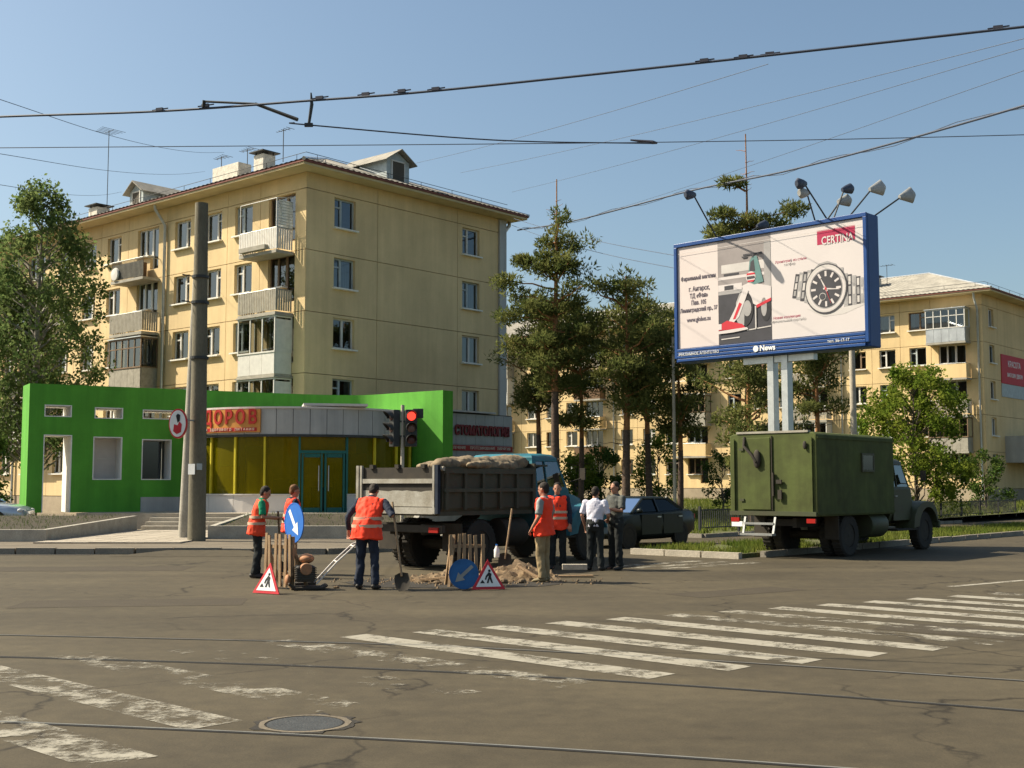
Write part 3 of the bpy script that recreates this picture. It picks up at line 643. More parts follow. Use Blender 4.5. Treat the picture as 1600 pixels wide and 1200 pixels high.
def block(label, org, L, W, z0, st, zs, bays, gab, fm, seed, gable_w=(1.3, 1.4), plinth=1.1, ztop=16.05, rise=2.9, base=0.):
    """bays: list of (t_start, t_end, kind, centre); gab: the same along the gable; z0 = first joint height, st = storey height, zs = sill above joint"""
    rng = random.Random(seed); T = .30
    b = thing('apartment_block', label, 'building', (org[0], org[1], base), R(49.05))
    core = MB(); core.box((W / 2, L / 2, (ztop) / 2), (W - 2 * T, L - 2 * T, ztop - .05)); core.build('wall', ['grout'], b)
    # plinth
    mb = MB(); mb.box((W / 2, L / 2, plinth / 2 - .2), (W - .04, L - .04, plinth + .37)); mb.build('plinth', 'plinth', b)
    cache = {}
    def panel(w, z, h, holes, loc, rz):
        key = (round(w, 3), round(h, 3), tuple(holes))
        if key not in cache: cache[key] = grid_wall(-w / 2 + .014, w / 2 - .014, .014, h - .014, holes, T).mesh('wall_panel', fm)
        link('wall_panel', cache[key], b, loc, rz)
    for side, lst in (('f', bays), ('g', gab)):
        rz = -R(90) if side == 'f' else 0
        pos = (lambda t, z: (0, t, z)) if side == 'f' else (lambda t, z: (t, 0, z)); sg = -1 if side == 'f' else 1
        for ta, tb, kind, c in lst:
            w = tb - ta; mid = (ta + tb) / 2
            for k in range(5):
                z = z0 + st * k; holes = []
                if kind == 'win':
                    ww, wh = (1.36, 1.42) if side == 'f' else gable_w; ww *= st / 2.8; wh *= st / 2.8; off = sg * (c - mid)
                    holes = [(round(off - ww / 2, 3), round(off + ww / 2, 3), zs, round(zs + wh, 3))]
                    style = rng.choice(['wl', 'wr', 'wc', 'wl', 'gl', 'br', 'wr']) if side == 'f' else rng.choice(['gl', 'wl', 'gl', 'wc'])
                    window(b, pos(c, z + zs), rz, ww, wh, style, curtain=.6, rng=rng)
                elif kind == 'bal':
                    ww = 1.95; wh = 1.45 * st / 2.8; off = sg * (c - mid)
                    dx0 = off + ww / 2 - .75
                    holes = [(round(off - ww / 2, 3), round(dx0, 3), zs, round(zs + wh, 3)), (round(dx0, 3), round(off + ww / 2, 3), zs - .75, round(zs + wh, 3))]
                    cl = off + (-ww / 2 + (ww / 2 - .75)) / 2
                    sty = rng.choice(['wc', 'gc', 'bc'])
                    window(b, pos(mid + sg * cl, z + zs), rz, ww - .75, wh, sty, rng=rng); window(b, pos(mid + sg * (off + ww / 2 - .375), z + zs - .75), rz, .75, wh + .75, sty[0] + 'n', sill=False, curtain=.3, rng=rng)
                panel(w, z, st, holes, pos(mid, z), rz)
        # frieze above the top storey
        zt = z0 + st * 5
        for ta, tb, kind, c in lst: panel(tb - ta, zt, ztop - zt, [], pos((ta + tb) / 2, zt), rz)
    # eaves and hip roof
    ov = .95
    MB().box((W / 2, L / 2, ztop + .05), (W + 2 * ov, L + 2 * ov, .10)).build('eaves', 'eave', b)
    MB().box((W / 2, L / 2, ztop + .155), (W + 2 * ov + .10, L + 2 * ov + .10, .10)).build('eaves_edge', 'roof_edge', b)
    e = ov + .08; ze = ztop + .21; h = W / 2
    mb = MB(); A = (-e, -e, ze); B = (W + e, -e, ze); C = (W + e, L + e, ze); D = (-e, L + e, ze); P = (h, h, ze + rise); Q = (h, L - h, ze + rise)
    # corrugated sheets: rows of shallow waves running down each slope
    def slope(a, bb, c, d, n):
        a, bb, c, d = map(Vector, (a, bb, c, d)); nrm = (bb - a).cross(d - a).normalized()
        if nrm.z < 0: nrm = -nrm
        lo = []; hi = []
        for i in range(n + 1):
            f = i / n; o = nrm * (.03 * (i % 2)); lo.append(a.lerp(bb, f) + o); hi.append(d.lerp(c, f) + o)
        mb.add(lo + hi, [(i, i + 1, n + 2 + i, n + 1 + i) for i in range(n)])
    slope(A, B, P, P, 90); slope(D, A, P, Q, int(L * 6)); slope(B, C, Q, P, 60); slope(C, D, Q, Q, 40)
    mb.build('roof', 'slate', b, recalc=False)
    mb = MB(); mb.tube([A, P, Q, D], .09, 6); mb.tube([B, P], .09, 6); mb.tube([C, Q], .09, 6); mb.build('ridge_cap', 'tin', b)
    # roof guard rail
    mb = MB(); zr = ztop + .2
    for y in np.arange(.3, L, 2.2): mb.tube([(-.35, y, zr), (-.35, y, zr + .55)], .015, 4)
    for x in np.arange(.3, W, 2.2): mb.tube([(x, -.35, zr), (x, -.35, zr + .55)], .015, 4)
    mb.tube([(-.35, L, zr + .55), (-.35, -.35, zr + .55), (W, -.35, zr + .55)], .014, 4); mb.tube([(-.35, L, zr + .3), (-.35, -.35, zr + .3), (W, -.35, zr + .3)], .012, 4); mb.build('guard_rail', 'metal_dark', b)
    return b
# ---- near block
baysA = []
ts = [(0, 3.35, 'bal', 1.75), (3.35, 5.9, 'win', 4.62), (5.9, 8.4, 'win', 7.05), (8.4, 11.0, 'win', 9.65), (11.0, 14.6, 'bal', 12.75), (14.6, 17.3, 'win', 16.0), (17.3, 19.9, 'win', 18.5), (19.9, 22.5, 'win', 21.2), (22.5, 26.1, 'bal', 24.3), (26.1, 28.7, 'win', 27.4), (28.7, 31.3, 'win', 30.0), (31.3, 34.0, 'win', 32.6), (34.0, 37.6, 'bal', 35.8), (37.6, 41, 'win', 39.2)]
gabA = [(0, 4.35, 'win', 2.3), (4.35, 9.9, 'blank', 0), (9.9, 13.36, 'win', 10.9)]
blkA = block('near yellow five-storey panel block rising behind the green shop', (-9.27, 54.0), 41, 13.36, 1.1, 2.8, 1.25, ts, gabA, 'facade', 11, ztop=15.85)
FR = -R(90)
def fa(t, z): return (0, t, z)
for z, kd in ((12.3, 'white_slats'), (9.5, 'slats'), (6.7, 'glazed'), (3.9, 'glazed'), ): balcony(blkA, fa(1.78 + .45, z - .05), FR, 2.75, 1.0, kd, 2.62)
for z, kd in ((12.3, 'bars'), (9.5, 'slats'), (6.7, 'glazed_old'), (3.9, 'box')): balcony(blkA, fa(13.1, z - .05), FR, 3.0, 1.0, kd, 2.5)
for z, kd in ((12.3, 'slats'), (9.5, 'glazed_old'), (6.7, 'bars'), (3.9, 'glazed')): balcony(blkA, fa(24.5, z - .05), FR, 3.0, 1.0, kd, 2.5)
drainpipe(blkA, 0, 11.05, -1, 0, 16.0); drainpipe(blkA, 13.36, .25, 1, -.15, 16.0, r=.1); drainpipe(blkA, 0, 26.2, -1, 0, 16.0)
mb = MB(); mb.box((13.30, -.06, 8), (.55, .10, 15.6)); mb.build('corner_strip', 'clad', blkA)
def dormer(parent, loc, rz, w=1.3, hgt=1.15, dep=2.6, front='tin'):
    d = MB(); d.prism([(-w / 2, 0), (w / 2, 0), (w / 2, hgt), (0, hgt + .42), (-w / 2, hgt)], .0, dep, 'Y'); o = d.build('dormer', 'win_blue', parent); o.location = loc; o.rotation_euler = (0, 0, rz)
    r = MB()
    for s in (-1, 1):
        a = Vector((0, 0, hgt + .5)); e = Vector((s * (w / 2 + .28), 0, hgt - .14)); n = Vector((-(e.z - a.z) * s, 0, abs(e.x))).normalized() * .05
        y0, y1 = -.3, dep
        r.add([(a.x, y0, a.z), (e.x, y0, e.z), (e.x + n.x * s, y0, e.z + n.z), (a.x, y0, a.z + .07), (a.x, y1, a.z), (e.x, y1, e.z), (e.x + n.x * s, y1, e.z + n.z), (a.x, y1, a.z + .07)], [(0, 1, 2, 3), (7, 6, 5, 4), (0, 4, 5, 1), (1, 5, 6, 2), (2, 6, 7, 3), (3, 7, 4, 0)])
    r.build('dormer_roof', 'slate', o)
    MB().box((0, -.01, hgt * .52), (w * .52, .03, hgt * .82)).build('hatch', 'room', o)
    f = MB(); a = w * .26
    for s in (-1, 1): f.box((s * (a + .03), -.02, hgt * .52), (.07, .05, hgt * .9))
    f.box((0, -.02, hgt * .97), (w * .6, .05, .07)); f.build('hatch_frame', 'win_white', o)
    return o
dormer(blkA, (6.75, 1.15, 16.65), 0, 1.55, 1.25, 3.5); dormer(blkA, (1.0, 15.6, 16.6), FR, 1.3, 1.0, 3.5)
def chimney(parent, loc, d, cap=True):
    c = MB().box((0, 0, d[2] / 2), d).build('chimney', 'brick_white', parent, bevel=.01); c.location = loc
    if cap:
        MB().box((0, 0, d[2] + .13), (d[0] + .35, d[1] + .35, .05)).build('chimney_cap', 'metal_dark', c)
        mb = MB()
        for x in (-1, 1):
            for y in (-1, 1): MB().box((x * d[0] * .4, y * d[1] * .4, d[2] + .055), (.05, .05, .11)).build('cap_leg', 'metal_dark', c)
    return c
chimney(blkA, (1.9, 5.6, 16.5), (.75, .75, 1.45)); chimney(blkA, (2.2, 8.7, 16.5), (.8, 2.2, 1.5), False); chimney(blkA, (1.3, 19.9, 16.4), (.8, .9, .95))
def antenna(parent, loc, h, w):
    mb = MB(); mb.tube([(0, 0, 0), (0, 0, h)], .022, 5)
    for k in range(5): mb.tube([(-w / 2 + .05 * k, -.5 + .25 * k, h - .05), (w / 2 - .05 * k, -.5 + .25 * k, h - .05)], .012, 4)
    mb.tube([(0, -.5, h - .06), (0, .5, h - .06)], .014, 4); o = mb.build('antenna', 'metal_dark', parent); o.location = loc; return o
antenna(blkA, (1.6, 19.6, 17.0), 4.9, 1.5); antenna(blkA, (2.2, 7.4, 17.9), .8, .7); antenna(blkA, (2.2, 9.6, 17.9), .8, .7); antenna(blkA, (1.0, 3.0, 17), 1.6, .5)
# tin flashing patch beside the dormer
o = MB().box((0, 0, 0), (.55, 1.7, .02)).build('flashing', 'tin', blkA); o.location = (5.35, 1.35, 17.10); o.rotation_euler = (R(21.5), 0, R(0))
# ---- far block
bb = []; t = 0.
pat = [('bal', 3.7, 2.2), ('win', 2.3, 1.0), ('win', 2.2, 1.0), ('win', 2.4, 1.1)]
while t < 52:
    for kd, w, c in pat: bb.append((t, t + w, kd, t + c)); t += w
gabB = [(0, 3.0, 'win', 1.7), (3.0, 9.0, 'blank', 0), (9.0, 12.3, 'win', 10.4)]
LB = t
blkB = block('far yellow five-storey panel block behind the pines and the billboard', (32.9, 84.4), LB, 12.3, 1.35, 2.57, 1.15, bb, gabB, 'facade_b', 23, (1.1, 1.4), 1.35, 15.0, 2.7, base=.1)
rng = random.Random(5); tt = 0
for i in range(5):
    kinds = ['glazed_grey', 'panel', 'slats', 'glazed_old', 'panel'] if i == 0 else [rng.choice(['glazed_old', 'panel', 'slats', 'box', 'glazed']) for _ in range(5)]
    for k in range(1, 5): balcony(blkB, fa(tt + 2.3, 1.35 + 2.57 * k + .03), FR, 2.85, .95, kinds[4 - k], 2.35)
    tt += 10.6
drainpipe(blkB, 0, .3, -1, 0, 15.0); drainpipe(blkB, 0, 10.6, -1, 0, 15.0); drainpipe(blkB, 0, 31.8, -1, 0, 15.0)
chimney(blkB, (3.2, 9.3, 16.0), (.8, .8, 1.5)); chimney(blkB, (3.6, 13.0, 16.4), (.9, 1.2, .9)); antenna(blkB, (3.5, 8.4, 16.5), 2.0, .8)
# banner and porch on the far gable
o = MB().box((6.2, -.04, 9.95), (5.7, .05, 2.1)).build('banner', 'bb_red', blkB); text('КРАСОТА', .62, 'sign_white', o, (6.0, -.07, 10.35), squeeze=.9); text('МАГАЗИН ДВЕРИ', .42, 'sign_white', o, (6.1, -.07, 9.55), squeeze=.9)
MB().box((6.2, -.035, 8.4), (5.7, .045, .95)).build('banner', 'win_blue', blkB)
pb = MB().box((7.0, -1.3, 4.15), (6.5, 2.6, 1.9)).build('porch', 'clad', blkB)
for i in range(5): MB().box((4.4 + 1.3 * i, -2.62, 4.25), (1.05, .03, 1.2)).build('porch_window', 'glass', pb)
for i in range(2): MB().box((4.2 + 5.4 * i, -2.4, 1.6), (.3, .3, 3.2)).build('porch_pillar', 'plinth', pb)

# ------------------------------------------------------------------ green shop pavilion
PO = Vector((-9.0, 48.0, TZ)); shop = thing('shop_pavilion', 'bright green curved-wall shop with amber glass front', 'shop', PO)
A0 = Vector((-17.9, 45.0, 0)); A1 = Vector((-9.5, 50.0, 0)); dl = (A1 - A0).normalized(); LW = (A1 - A0).length; rzw = math.atan2(dl.y, dl.x)
zt = 5.47 - TZ
holes = [(.54, 1.52, 4.25 - TZ, 4.70 - TZ), (2.35, 3.41, 4.23 - TZ, 4.66 - TZ), (4.15, 5.7, 4.26 - TZ, 4.63 - TZ), (.54, 1.56, 0, 3.58 - TZ), (2.33, 3.41, 1.9 - TZ, 3.54 - TZ), (4.15, 5.30, 1.9 - TZ, 3.48 - TZ)]
w = grid_wall(0, LW, 0, zt, holes, 1.5).build('green_wall', 'green', shop); w.location = (A0.x - PO.x, A0.y - PO.y, 0); w.rotation_euler = (0, 0, rzw)
for h in holes:
    fr = MB(); t = .035; a, b, c, d = h
    fr.box((a + t / 2 + .002, .75, (c + d) / 2), (t, 1.52, d - c - .004)); fr.box((b - t / 2 - .002, .75, (c + d) / 2), (t, 1.52, d - c - .004)); fr.box(((a + b) / 2, .75, d - t / 2 - .002), (b - a - 2 * t - .006, 1.52, t))
    if c > .1: fr.box(((a + b) / 2, .75, c + t / 2 + .002), (b - a - 2 * t - .006, 1.52, t))
    fr.build('reveal', 'reveal', w)
for h, opaque in ((holes[4], 1), (holes[5], 0)):
    a, b, c, d = h
    if opaque:
        f = MB().box(((a + b) / 2, .9, (c + d) / 2), (b - a - .08, .05, d - c - .08)).build('blind', 'clad_light', w); MB().box(((a + b) / 2, .86, (c + d) / 2), (b - a - .08, .03, .05)).build('crossbar', 'win_white', w)
    else:
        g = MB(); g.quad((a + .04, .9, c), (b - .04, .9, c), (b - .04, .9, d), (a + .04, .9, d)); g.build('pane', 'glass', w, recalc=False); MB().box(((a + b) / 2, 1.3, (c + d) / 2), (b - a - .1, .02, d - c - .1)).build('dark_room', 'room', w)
MB().box((5.6, -.03, .28), (2.9, .06, .56)).build('plinth_panel', 'clad', w)
# curved continuation of the green wall behind the drum and out to the lit right wing
cur = crom([(-9.5, 50.0), (-8.2, 50.65), (-6.9, 51.0), (-5.9, 50.75), (-4.9, 50.0), (-3.8, 49.1), (-2.75, 48.3)], 8)
rings = []
for k, p in enumerate(cur):
    tg = (cur[min(k + 1, len(cur) - 1)] - cur[max(k - 1, 0)]).normalized(); n = Vector((-tg.y, tg.x, 0)); q = p - PO; z1 = zt if k < 0 else zt - .0
    if k == 0: n = Vector((-dl.y, dl.x, 0))
    rings.append([(q.x, q.y, 0), (q.x + n.x * .62, q.y + n.y * .62, 0), (q.x + n.x * .62, q.y + n.y * .62, z1), (q.x, q.y, z1)])
MB().rings(rings).build('green_wing', 'green', shop, smooth=True, angle=30)
# drum
DC = Vector((-8.6, 50.2, 0)) - PO; DR = 4.7
def dp(a, r, z): return (DC.x + r * math.sin(R(a)), DC.y - r * math.cos(R(a)), z)
def arc(name, a0, a1, r0, r1, z0, z1, m, n=3, parent=shop, **k):
    rg = []
    for i in range(n + 1):
        a = a0 + (a1 - a0) * i / n; rg.append([dp(a, r0, z0), dp(a, r1, z0), dp(a, r1, z1), dp(a, r0, z1)])
    return MB().rings(rg).build(name, m, parent, **k)
ZG, ZF, ZT = 1.32 - TZ, 3.60 - TZ, 4.56 - TZ
a = -70.
while a < 86: arc('fascia_panel', a + .12, a + 7.38, DR + .02, DR + .10, ZF, ZT, 'clad', 2); a += 7.5
arc('fascia_backing', -72, 88, DR - .25, DR + .02, ZF + .02, ZT - .01, 'room', 30); arc('coping', -72, 88, DR - .2, DR + .15, ZT + .003, ZT + .075, 'clad_light', 40); arc('fascia_trim', -72, 88, DR - .1, DR + .12, ZF - .09, ZF - .004, 'metal_dark', 40)
rf = MB(); rf.lathe([(DR - .1, ZT - .12), (DR - .1, ZT - .02)], (DC.x, DC.y, 0), n=48); rf.build('drum_roof', 'tin', shop)
MB().box((DC.x + 1.8, DC.y - 3.7, ZT + .16), (2.4, 1.6, .09), rz=R(12)).build('roof_vent', 'clad_light', shop)
bays = [(-70, -54), (-54, -38), (-38, -23), (-23, -8), (-8, 8), (30, 45), (45, 60), (60, 74), (74, 88)]
for a0, a1 in bays:
    g = MB(); n = 4
    for i in range(n):
        b0 = a0 + (a1 - a0) * i / n; b1 = a0 + (a1 - a0) * (i + 1) / n; g.quad(dp(b0, DR - .06, ZG), dp(b1, DR - .06, ZG), dp(b1, DR - .06, ZF), dp(b0, DR - .06, ZF))
    g.build('glass_pane', 'amber_glass', shop, recalc=False)
    arc('plinth_panel', a0 + .1, a1 - .1, DR - .03, DR + .06, .0, ZG, 'clad_light', 3); arc('window_sill', a0, a1, DR - .1, DR + .10, ZG + .004, ZG + .05, 'clad_light', 3)
for a in [-54, -38, -23, -8, 8, 30, 45, 60, 74]: arc('mullion', a - .45, a + .45, DR - .12, DR + .02, ZG if a not in (8, 30) else .0, ZF, 'teal' if a in (8, 30) else 'amber_wall', 1)
# door with two glazed leaves and a transom
zd = 2.88 - TZ
for k, (a0, a1) in enumerate(((8.6, 18.9), (19.1, 29.4))):
    lf = MB()
    pa, pb = Vector(dp(a0, DR - .05, 0)), Vector(dp(a1, DR - .05, 0)); t = (pb - pa).normalized(); up = Vector((0, 0, 1))
    for q in (pa + t * .06, pb - t * .06): lf.bar(q, q + up * zd, .12, .07, up=t)
    lf.bar(pa + up * .09 + t * .12, pb + up * .09 - t * .12, .07, .18); lf.bar(pa + up * (zd - .07) + t * .12, pb + up * (zd - .07) - t * .12, .07, .14)
    d = lf.build('door', 'teal', shop)
    g = MB(); A_, B_ = pa + t * .1, pb - t * .1; g.quad(A_ + up * .15, B_ + up * .15, B_ + up * (zd - .1), A_ + up * (zd - .1)); g.build('glass_pane', 'amber_glass', d, recalc=False)
    hp = (pb - t * .17) if k == 0 else (pa + t * .17); o_ = Vector((t.y, -t.x, 0)) * .08
    MB().tube([hp + o_ + up * .8, hp + o_ + up * 1.75], .02, 6).build('door_handle', 'galv', d)
arc('transom', 8, 30, DR - .12, DR + .02, zd + .01, zd + .12, 'teal', 2)
g = MB(); g.quad(dp(8, DR - .06, zd + .1), dp(30, DR - .06, zd + .1), dp(30, DR - .06, ZF), dp(8, DR - .06, ZF)); g.build('glass_pane', 'amber_glass', shop, recalc=False)
# shop floor and fittings seen through the amber glass
MB().lathe([(DR - .2, .0), (DR - .2, .02)], (DC.x, DC.y, 0), n=48).build('shop_floor', 'tile', shop)
arc('inner_wall', -60, 60, 2.6, 2.7, .03, ZF, 'amber_wall', 16)
for k, aa in enumerate((-46, -31, -15, 0, 19, 38, 52, 66)):
    q = dp(aa, DR - .45, 0); h_ = (2.3, 1.7, 2.45, 1.2, .9, 2.2, 1.6, 2.4)[k]; MB().box((q[0], q[1], h_ / 2 + .04), (.75, .3, h_), rz=R(aa)).build('display_shelf', 'room', shop)
# orange sign on the fascia with red letters
sg = arc('shop_sign', -52, -9.5, DR + .11, DR + .19, ZF + .07, ZT - .03, 'orange_sign', 14)
for ch, aa in zip('ЗДОРОВ', (-45, -37.5, -31, -25, -19, -13)):
    q = dp(aa, DR + .205, (ZF + ZT) / 2 + .14); text(ch, .72, 'red_letter', sg, q, R(aa), .02, squeeze=.8, bold=.02, name='letter')
arc('sign_strip', -51, -11, DR + .192, DR + .20, ZF + .11, ZF + .25, 'red_letter', 12, sg)
for ch, aa in zip('МАГАЗИН ЗДОРОВОГО ПИТАНИЯ', np.linspace(-47, -12.5, 25)):
    if ch != ' ': text(ch, .13, 'cream', sg, dp(aa, DR + .21, ZF + .18), R(aa), .006, name='letter')
# ---- grey-clad annex with dentist lettering
ax = thing('clinic_annex', 'grey panel-clad annex with dark red lettering beside the green wall', 'annex', (-3.55, 56.85, TZ), R(49.05))
MB().box((2.75, 1.6, 2.25), (5.4, 3.0, 4.46)).build('wall', 'room', ax)
pm = MB().box((0, 0, 0), (.665, .04, .72)).mesh('cladding_panel', 'clad')
for i in range(8):
    for j in range(6): link('cladding_panel', pm, ax, (.40 + i * .68, .07, .40 + j * .735))
pm2 = MB().box((0, 0, 0), (.04, .735, .72)).mesh('cladding_panel', 'clad')
for i in range(4):
    for j in range(6): link('cladding_panel', pm2, ax, (5.47, .5 + i * .75, .40 + j * .735))
MB().box((2.0, 1.5, 4.55), (4.2, 3.2, .08)).build('coping', 'clad_light', ax)
text('СТОМАТОЛОГИЯ', .62, 'maroon', ax, (3.25, .0, 3.62), depth=.03, squeeze=.74, bold=.025)
st = MB().box((3.1, .03, 2.80), (4.75, .04, .27)).build('sign_strip', 'red_paint', ax); [text(s_, .19, 'cream', st, (x_, .004, 2.80), depth=.004) for s_, x_ in (('ЛЕЧЕНИЕ', 1.6), ('ПРОТЕЗИРОВАНИЕ', 3.25), ('ХИРУРГИЯ', 4.8))]
# ------------------------------------------------------------------ planters of the shop forecourt
def planter(label, outline, z1, soil_z):
    c = outline[0]; t = thing('planter_bed', label, 'planter', (c[0], c[1], .1)); n = len(outline); sx = sum(p[0] for p in outline) / n; sy = sum(p[1] for p in outline) / n
    for i in range(n):
        a, b = Vector((*outline[i], 0)), Vector((*outline[(i + 1) % n], 0)); d = (b - a); m = (a + b) / 2
        nr = Vector((-d.y, d.x, 0)).normalized() * .09
        if (Vector((sx, sy, 0)) - m).dot(nr) < 0: nr = -nr
        cc = m + nr - Vector((c[0], c[1], 0))
        za, zb = z1[i], z1[(i + 1) % n]
        dn = d.normalized(); mb = MB(); tr = .183 if i % 2 else 0; A = a - Vector((c[0], c[1], 0)) + dn * tr; B = b - Vector((c[0], c[1], 0)) - dn * tr; I0, I1 = A + nr * 2, B + nr * 2
        mb.add([(A.x, A.y, -.1), (B.x, B.y, -.1), (I1.x, I1.y, -.1), (I0.x, I0.y, -.1), (A.x, A.y, za - .1), (B.x, B.y, zb - .1), (I1.x, I1.y, zb - .1), (I0.x, I0.y, za - .1)], [(0, 1, 5, 4), (1, 2, 6, 5), (2, 3, 7, 6), (3, 0, 4, 7), (4, 5, 6, 7), (3, 2, 1, 0)])
        mb.build('retaining_wall', 'concrete', t, bevel=.008)
    mb = MB(); G = 14
    xs = [p[0] for p in outline]; ys = [p[1] for p in outline]
    x0, x1, y0, y1 = min(xs) + .12, max(xs) - .12, min(ys) + .12, max(ys) - .12; vs = []; fs = []
    for j in range(G + 1):
        for i in range(G + 1):
            x = x0 + (x1 - x0) * i / G; y = y0 + (y1 - y0) * j / G; e = min(1, 4 * min(i, j, G - i, G - j) / G)
            vs.append((x - c[0], y - c[1], soil_z(x, y) - .1 + .10 * e * (noise.noise(Vector((x, y, 0))) + .4)))
    for j in range(G):
        for i in range(G): fs.append((j * (G + 1) + i, j * (G + 1) + i + 1, (j + 1) * (G + 1) + i + 1, (j + 1) * (G + 1) + i))
    mb.add(vs, fs); mb.build('soil', 'soil', t, smooth=True, recalc=False); return t
pl1 = planter('long earth bed with a concrete edge left of the tiled path', [(-26, 34.3), (-13.05, 34.3), (-13.05, 42.6), (-26, 42.6)], [.46, .46, .64, .64], lambda x, y: .40 + .03 * (y - 34.3))
pl2 = planter('earth bed with a concrete edge right of the tiled path', [(-9.0, 36.2), (-2.9, 36.2), (-3.1, 41.8), (-9.0, 41.8)], [.50, .50, .75, .75], lambda x, y: .42 + .06 * (y - 36.2))
# ------------------------------------------------------------------ vegetation
def np_quads(name, V4, m, parent=None):
    """V4: (n,k,3) array of polygons with k corners"""
    n, k, _ = V4.shape; me = bpy.data.meshes.new(name); me.vertices.add(n * k); me.vertices.foreach_set('co', V4.astype(np.float32).ravel())
    me.loops.add(n * k); me.loops.foreach_set('vertex_index', np.arange(n * k, dtype=np.int32)); me.polygons.add(n)
    me.polygons.foreach_set('loop_start', np.arange(0, n * k, k, dtype=np.int32)); me.polygons.foreach_set('loop_total', np.full(n, k, dtype=np.int32))
    me.materials.append(M[m]); me.update(calc_edges=True); return link(name, me, parent)
def unit(a): return a / np.maximum(np.linalg.norm(a, axis=1, keepdims=True), 1e-6)
def cloud(rs, C, Rr, per, shell=.5):
    """points inside ellipsoid clumps, biased outwards"""
    n = len(C); d = unit(rs.normal(size=(n * per, 3))); r = rs.uniform(0, 1, (n * per, 1)) ** shell
    return np.repeat(C, per, 0) + d * r * np.repeat(Rr, per, 0), d
def leaves(rs, P, size, aspect=.7, droop=.0):
    n = len(P); a = unit(rs.normal(size=(n, 3)) + np.array([0, 0, -droop])); b = unit(np.cross(a, rs.normal(size=(n, 3))))
    s = size * rs.uniform(.4, 1.6, (n, 1)); a = a * s; b = b * s * aspect
    return np.stack([P - a * .5, P + b * .5, P + a * .5, P - b * .5], 1)
def needles(rs, P, d, size):
    n = len(P); a = unit(d * .7 + rs.normal(size=(n, 3)) * .6 + np.array([0, 0, .45])); b = unit(np.cross(a, rs.normal(size=(n, 3))))
    s = size * rs.uniform(.6, 1.3, (n, 1)); return np.stack([P - b * s * .20, P + a * s, P + b * s * .20], 1)
def limb(mb, a, b, r0, r1, rs, n=6, wob=.06, mi=0):
    a = np.array(a); b = np.array(b); L = np.linalg.norm(b - a); pts = []
    for k in range(5):
        f = k / 4; q = a + (b - a) * f + (rs.normal(size=3) * wob * L * .5 if 0 < k < 4 else 0); pts.append(tuple(q))
    mb.tube(pts, [r0 + (r1 - r0) * k / 4 for k in range(5)], n, mi)
def pine(label, loc, h, r, zc, rad, ncl, seed, extra=(), lean=0., bare=0., per=125, nsize=.19, csize=.75):
    rs = np.random.RandomState(seed); t = thing('pine_tree', label, 'pine tree', loc, 0, 'pines on the lawn'); H = h
    mb = MB(); K = 14; pts = []; rr = []
    for k in range(K):
        f = k / (K - 1); pts.append((lean * f * f * H + .05 * math.sin(5 * f + seed), .05 * math.cos(4 * f + seed), -.2 + f * (H + .2))); rr.append(max(.025, r * (1 - f) ** .8))
    cut = int(K * .42); mb.tube(pts[:cut + 1], rr[:cut + 1], 10, 0); mb.tube(pts[cut:], rr[cut:], 10, 1)
    def trunk(z): f = max(0, min(1, z / H)); return np.array([lean * f * f * H, 0, z])
    C = []; S = []
    z = zc[0]
    while z < zc[1]:        # branch whorls with open air between them
        f = (z - zc[0]) / (zc[1] - zc[0]); env = rad * (.25 + .85 * math.sin(math.pi * min(1, .16 + .70 * f))); a0 = rs.uniform(0, 6.28); nb = rs.randint(3, 6)
        for j in range(nb):
            a = a0 + 6.283 * j / nb + rs.uniform(-.5, .5); q = env * rs.uniform(.45, 1.15); tip = trunk(z) + np.array([q * math.cos(a), q * math.sin(a), .16 * q + rs.uniform(-.45, .5)])
            if rs.rand() < .22: continue
            limb(mb, trunk(z - .22 * q), tip, .03 + .012 * q, .010, rs, 5, mi=1)
            for m_ in range(2 if q < .9 else 3):
                c = trunk(z) + (tip - trunk(z)) * (1 - .34 * m_) + rs.normal(size=3) * np.array([.12, .12, .05]); s = csize * rs.uniform(.5, 1.25); C.append(c); S.append((s, s, s * rs.uniform(.45, .7)))
        z += rs.uniform(.40, .80)
    for (x, y, z, s) in extra:
        c = np.array([x, y, z]); limb(mb, trunk(z - .35), c, .05, .015, rs, 5, mi=1)
        for j in range(4): C.append(c + rs.normal(size=3) * s * .35 * np.array([1, 1, .4])); S.append((s * .7, s * .7, s * .4))
    for k in range(9):      # dead twigs on the bare stem
        z = rs.uniform(zc[0] * .45, zc[0]); a = rs.uniform(0, 6.28); limb(mb, trunk(z), trunk(z) + np.array([math.cos(a), math.sin(a), .1]) * rs.uniform(.4, 1.2), .018, .006, rs, 4, mi=0)
    for k in range(int(bare)):
        z = zc[1] + (H - zc[1]) * rs.uniform(.05, .8); a = rs.uniform(0, 6.28); limb(mb, trunk(z), trunk(z) + np.array([math.cos(a), math.sin(a), .3]) * rs.uniform(.2, .5), .015, .006, rs, 4, mi=1)
    mb.build('trunk', ['bark_pine', 'bark_pine_top'], t, smooth=True)
    C = np.array(C); S = np.array(S); P, d = cloud(rs, C, S, per, .42); np_quads('crown', needles(rs, P, d, nsize), 'needles', t); return t
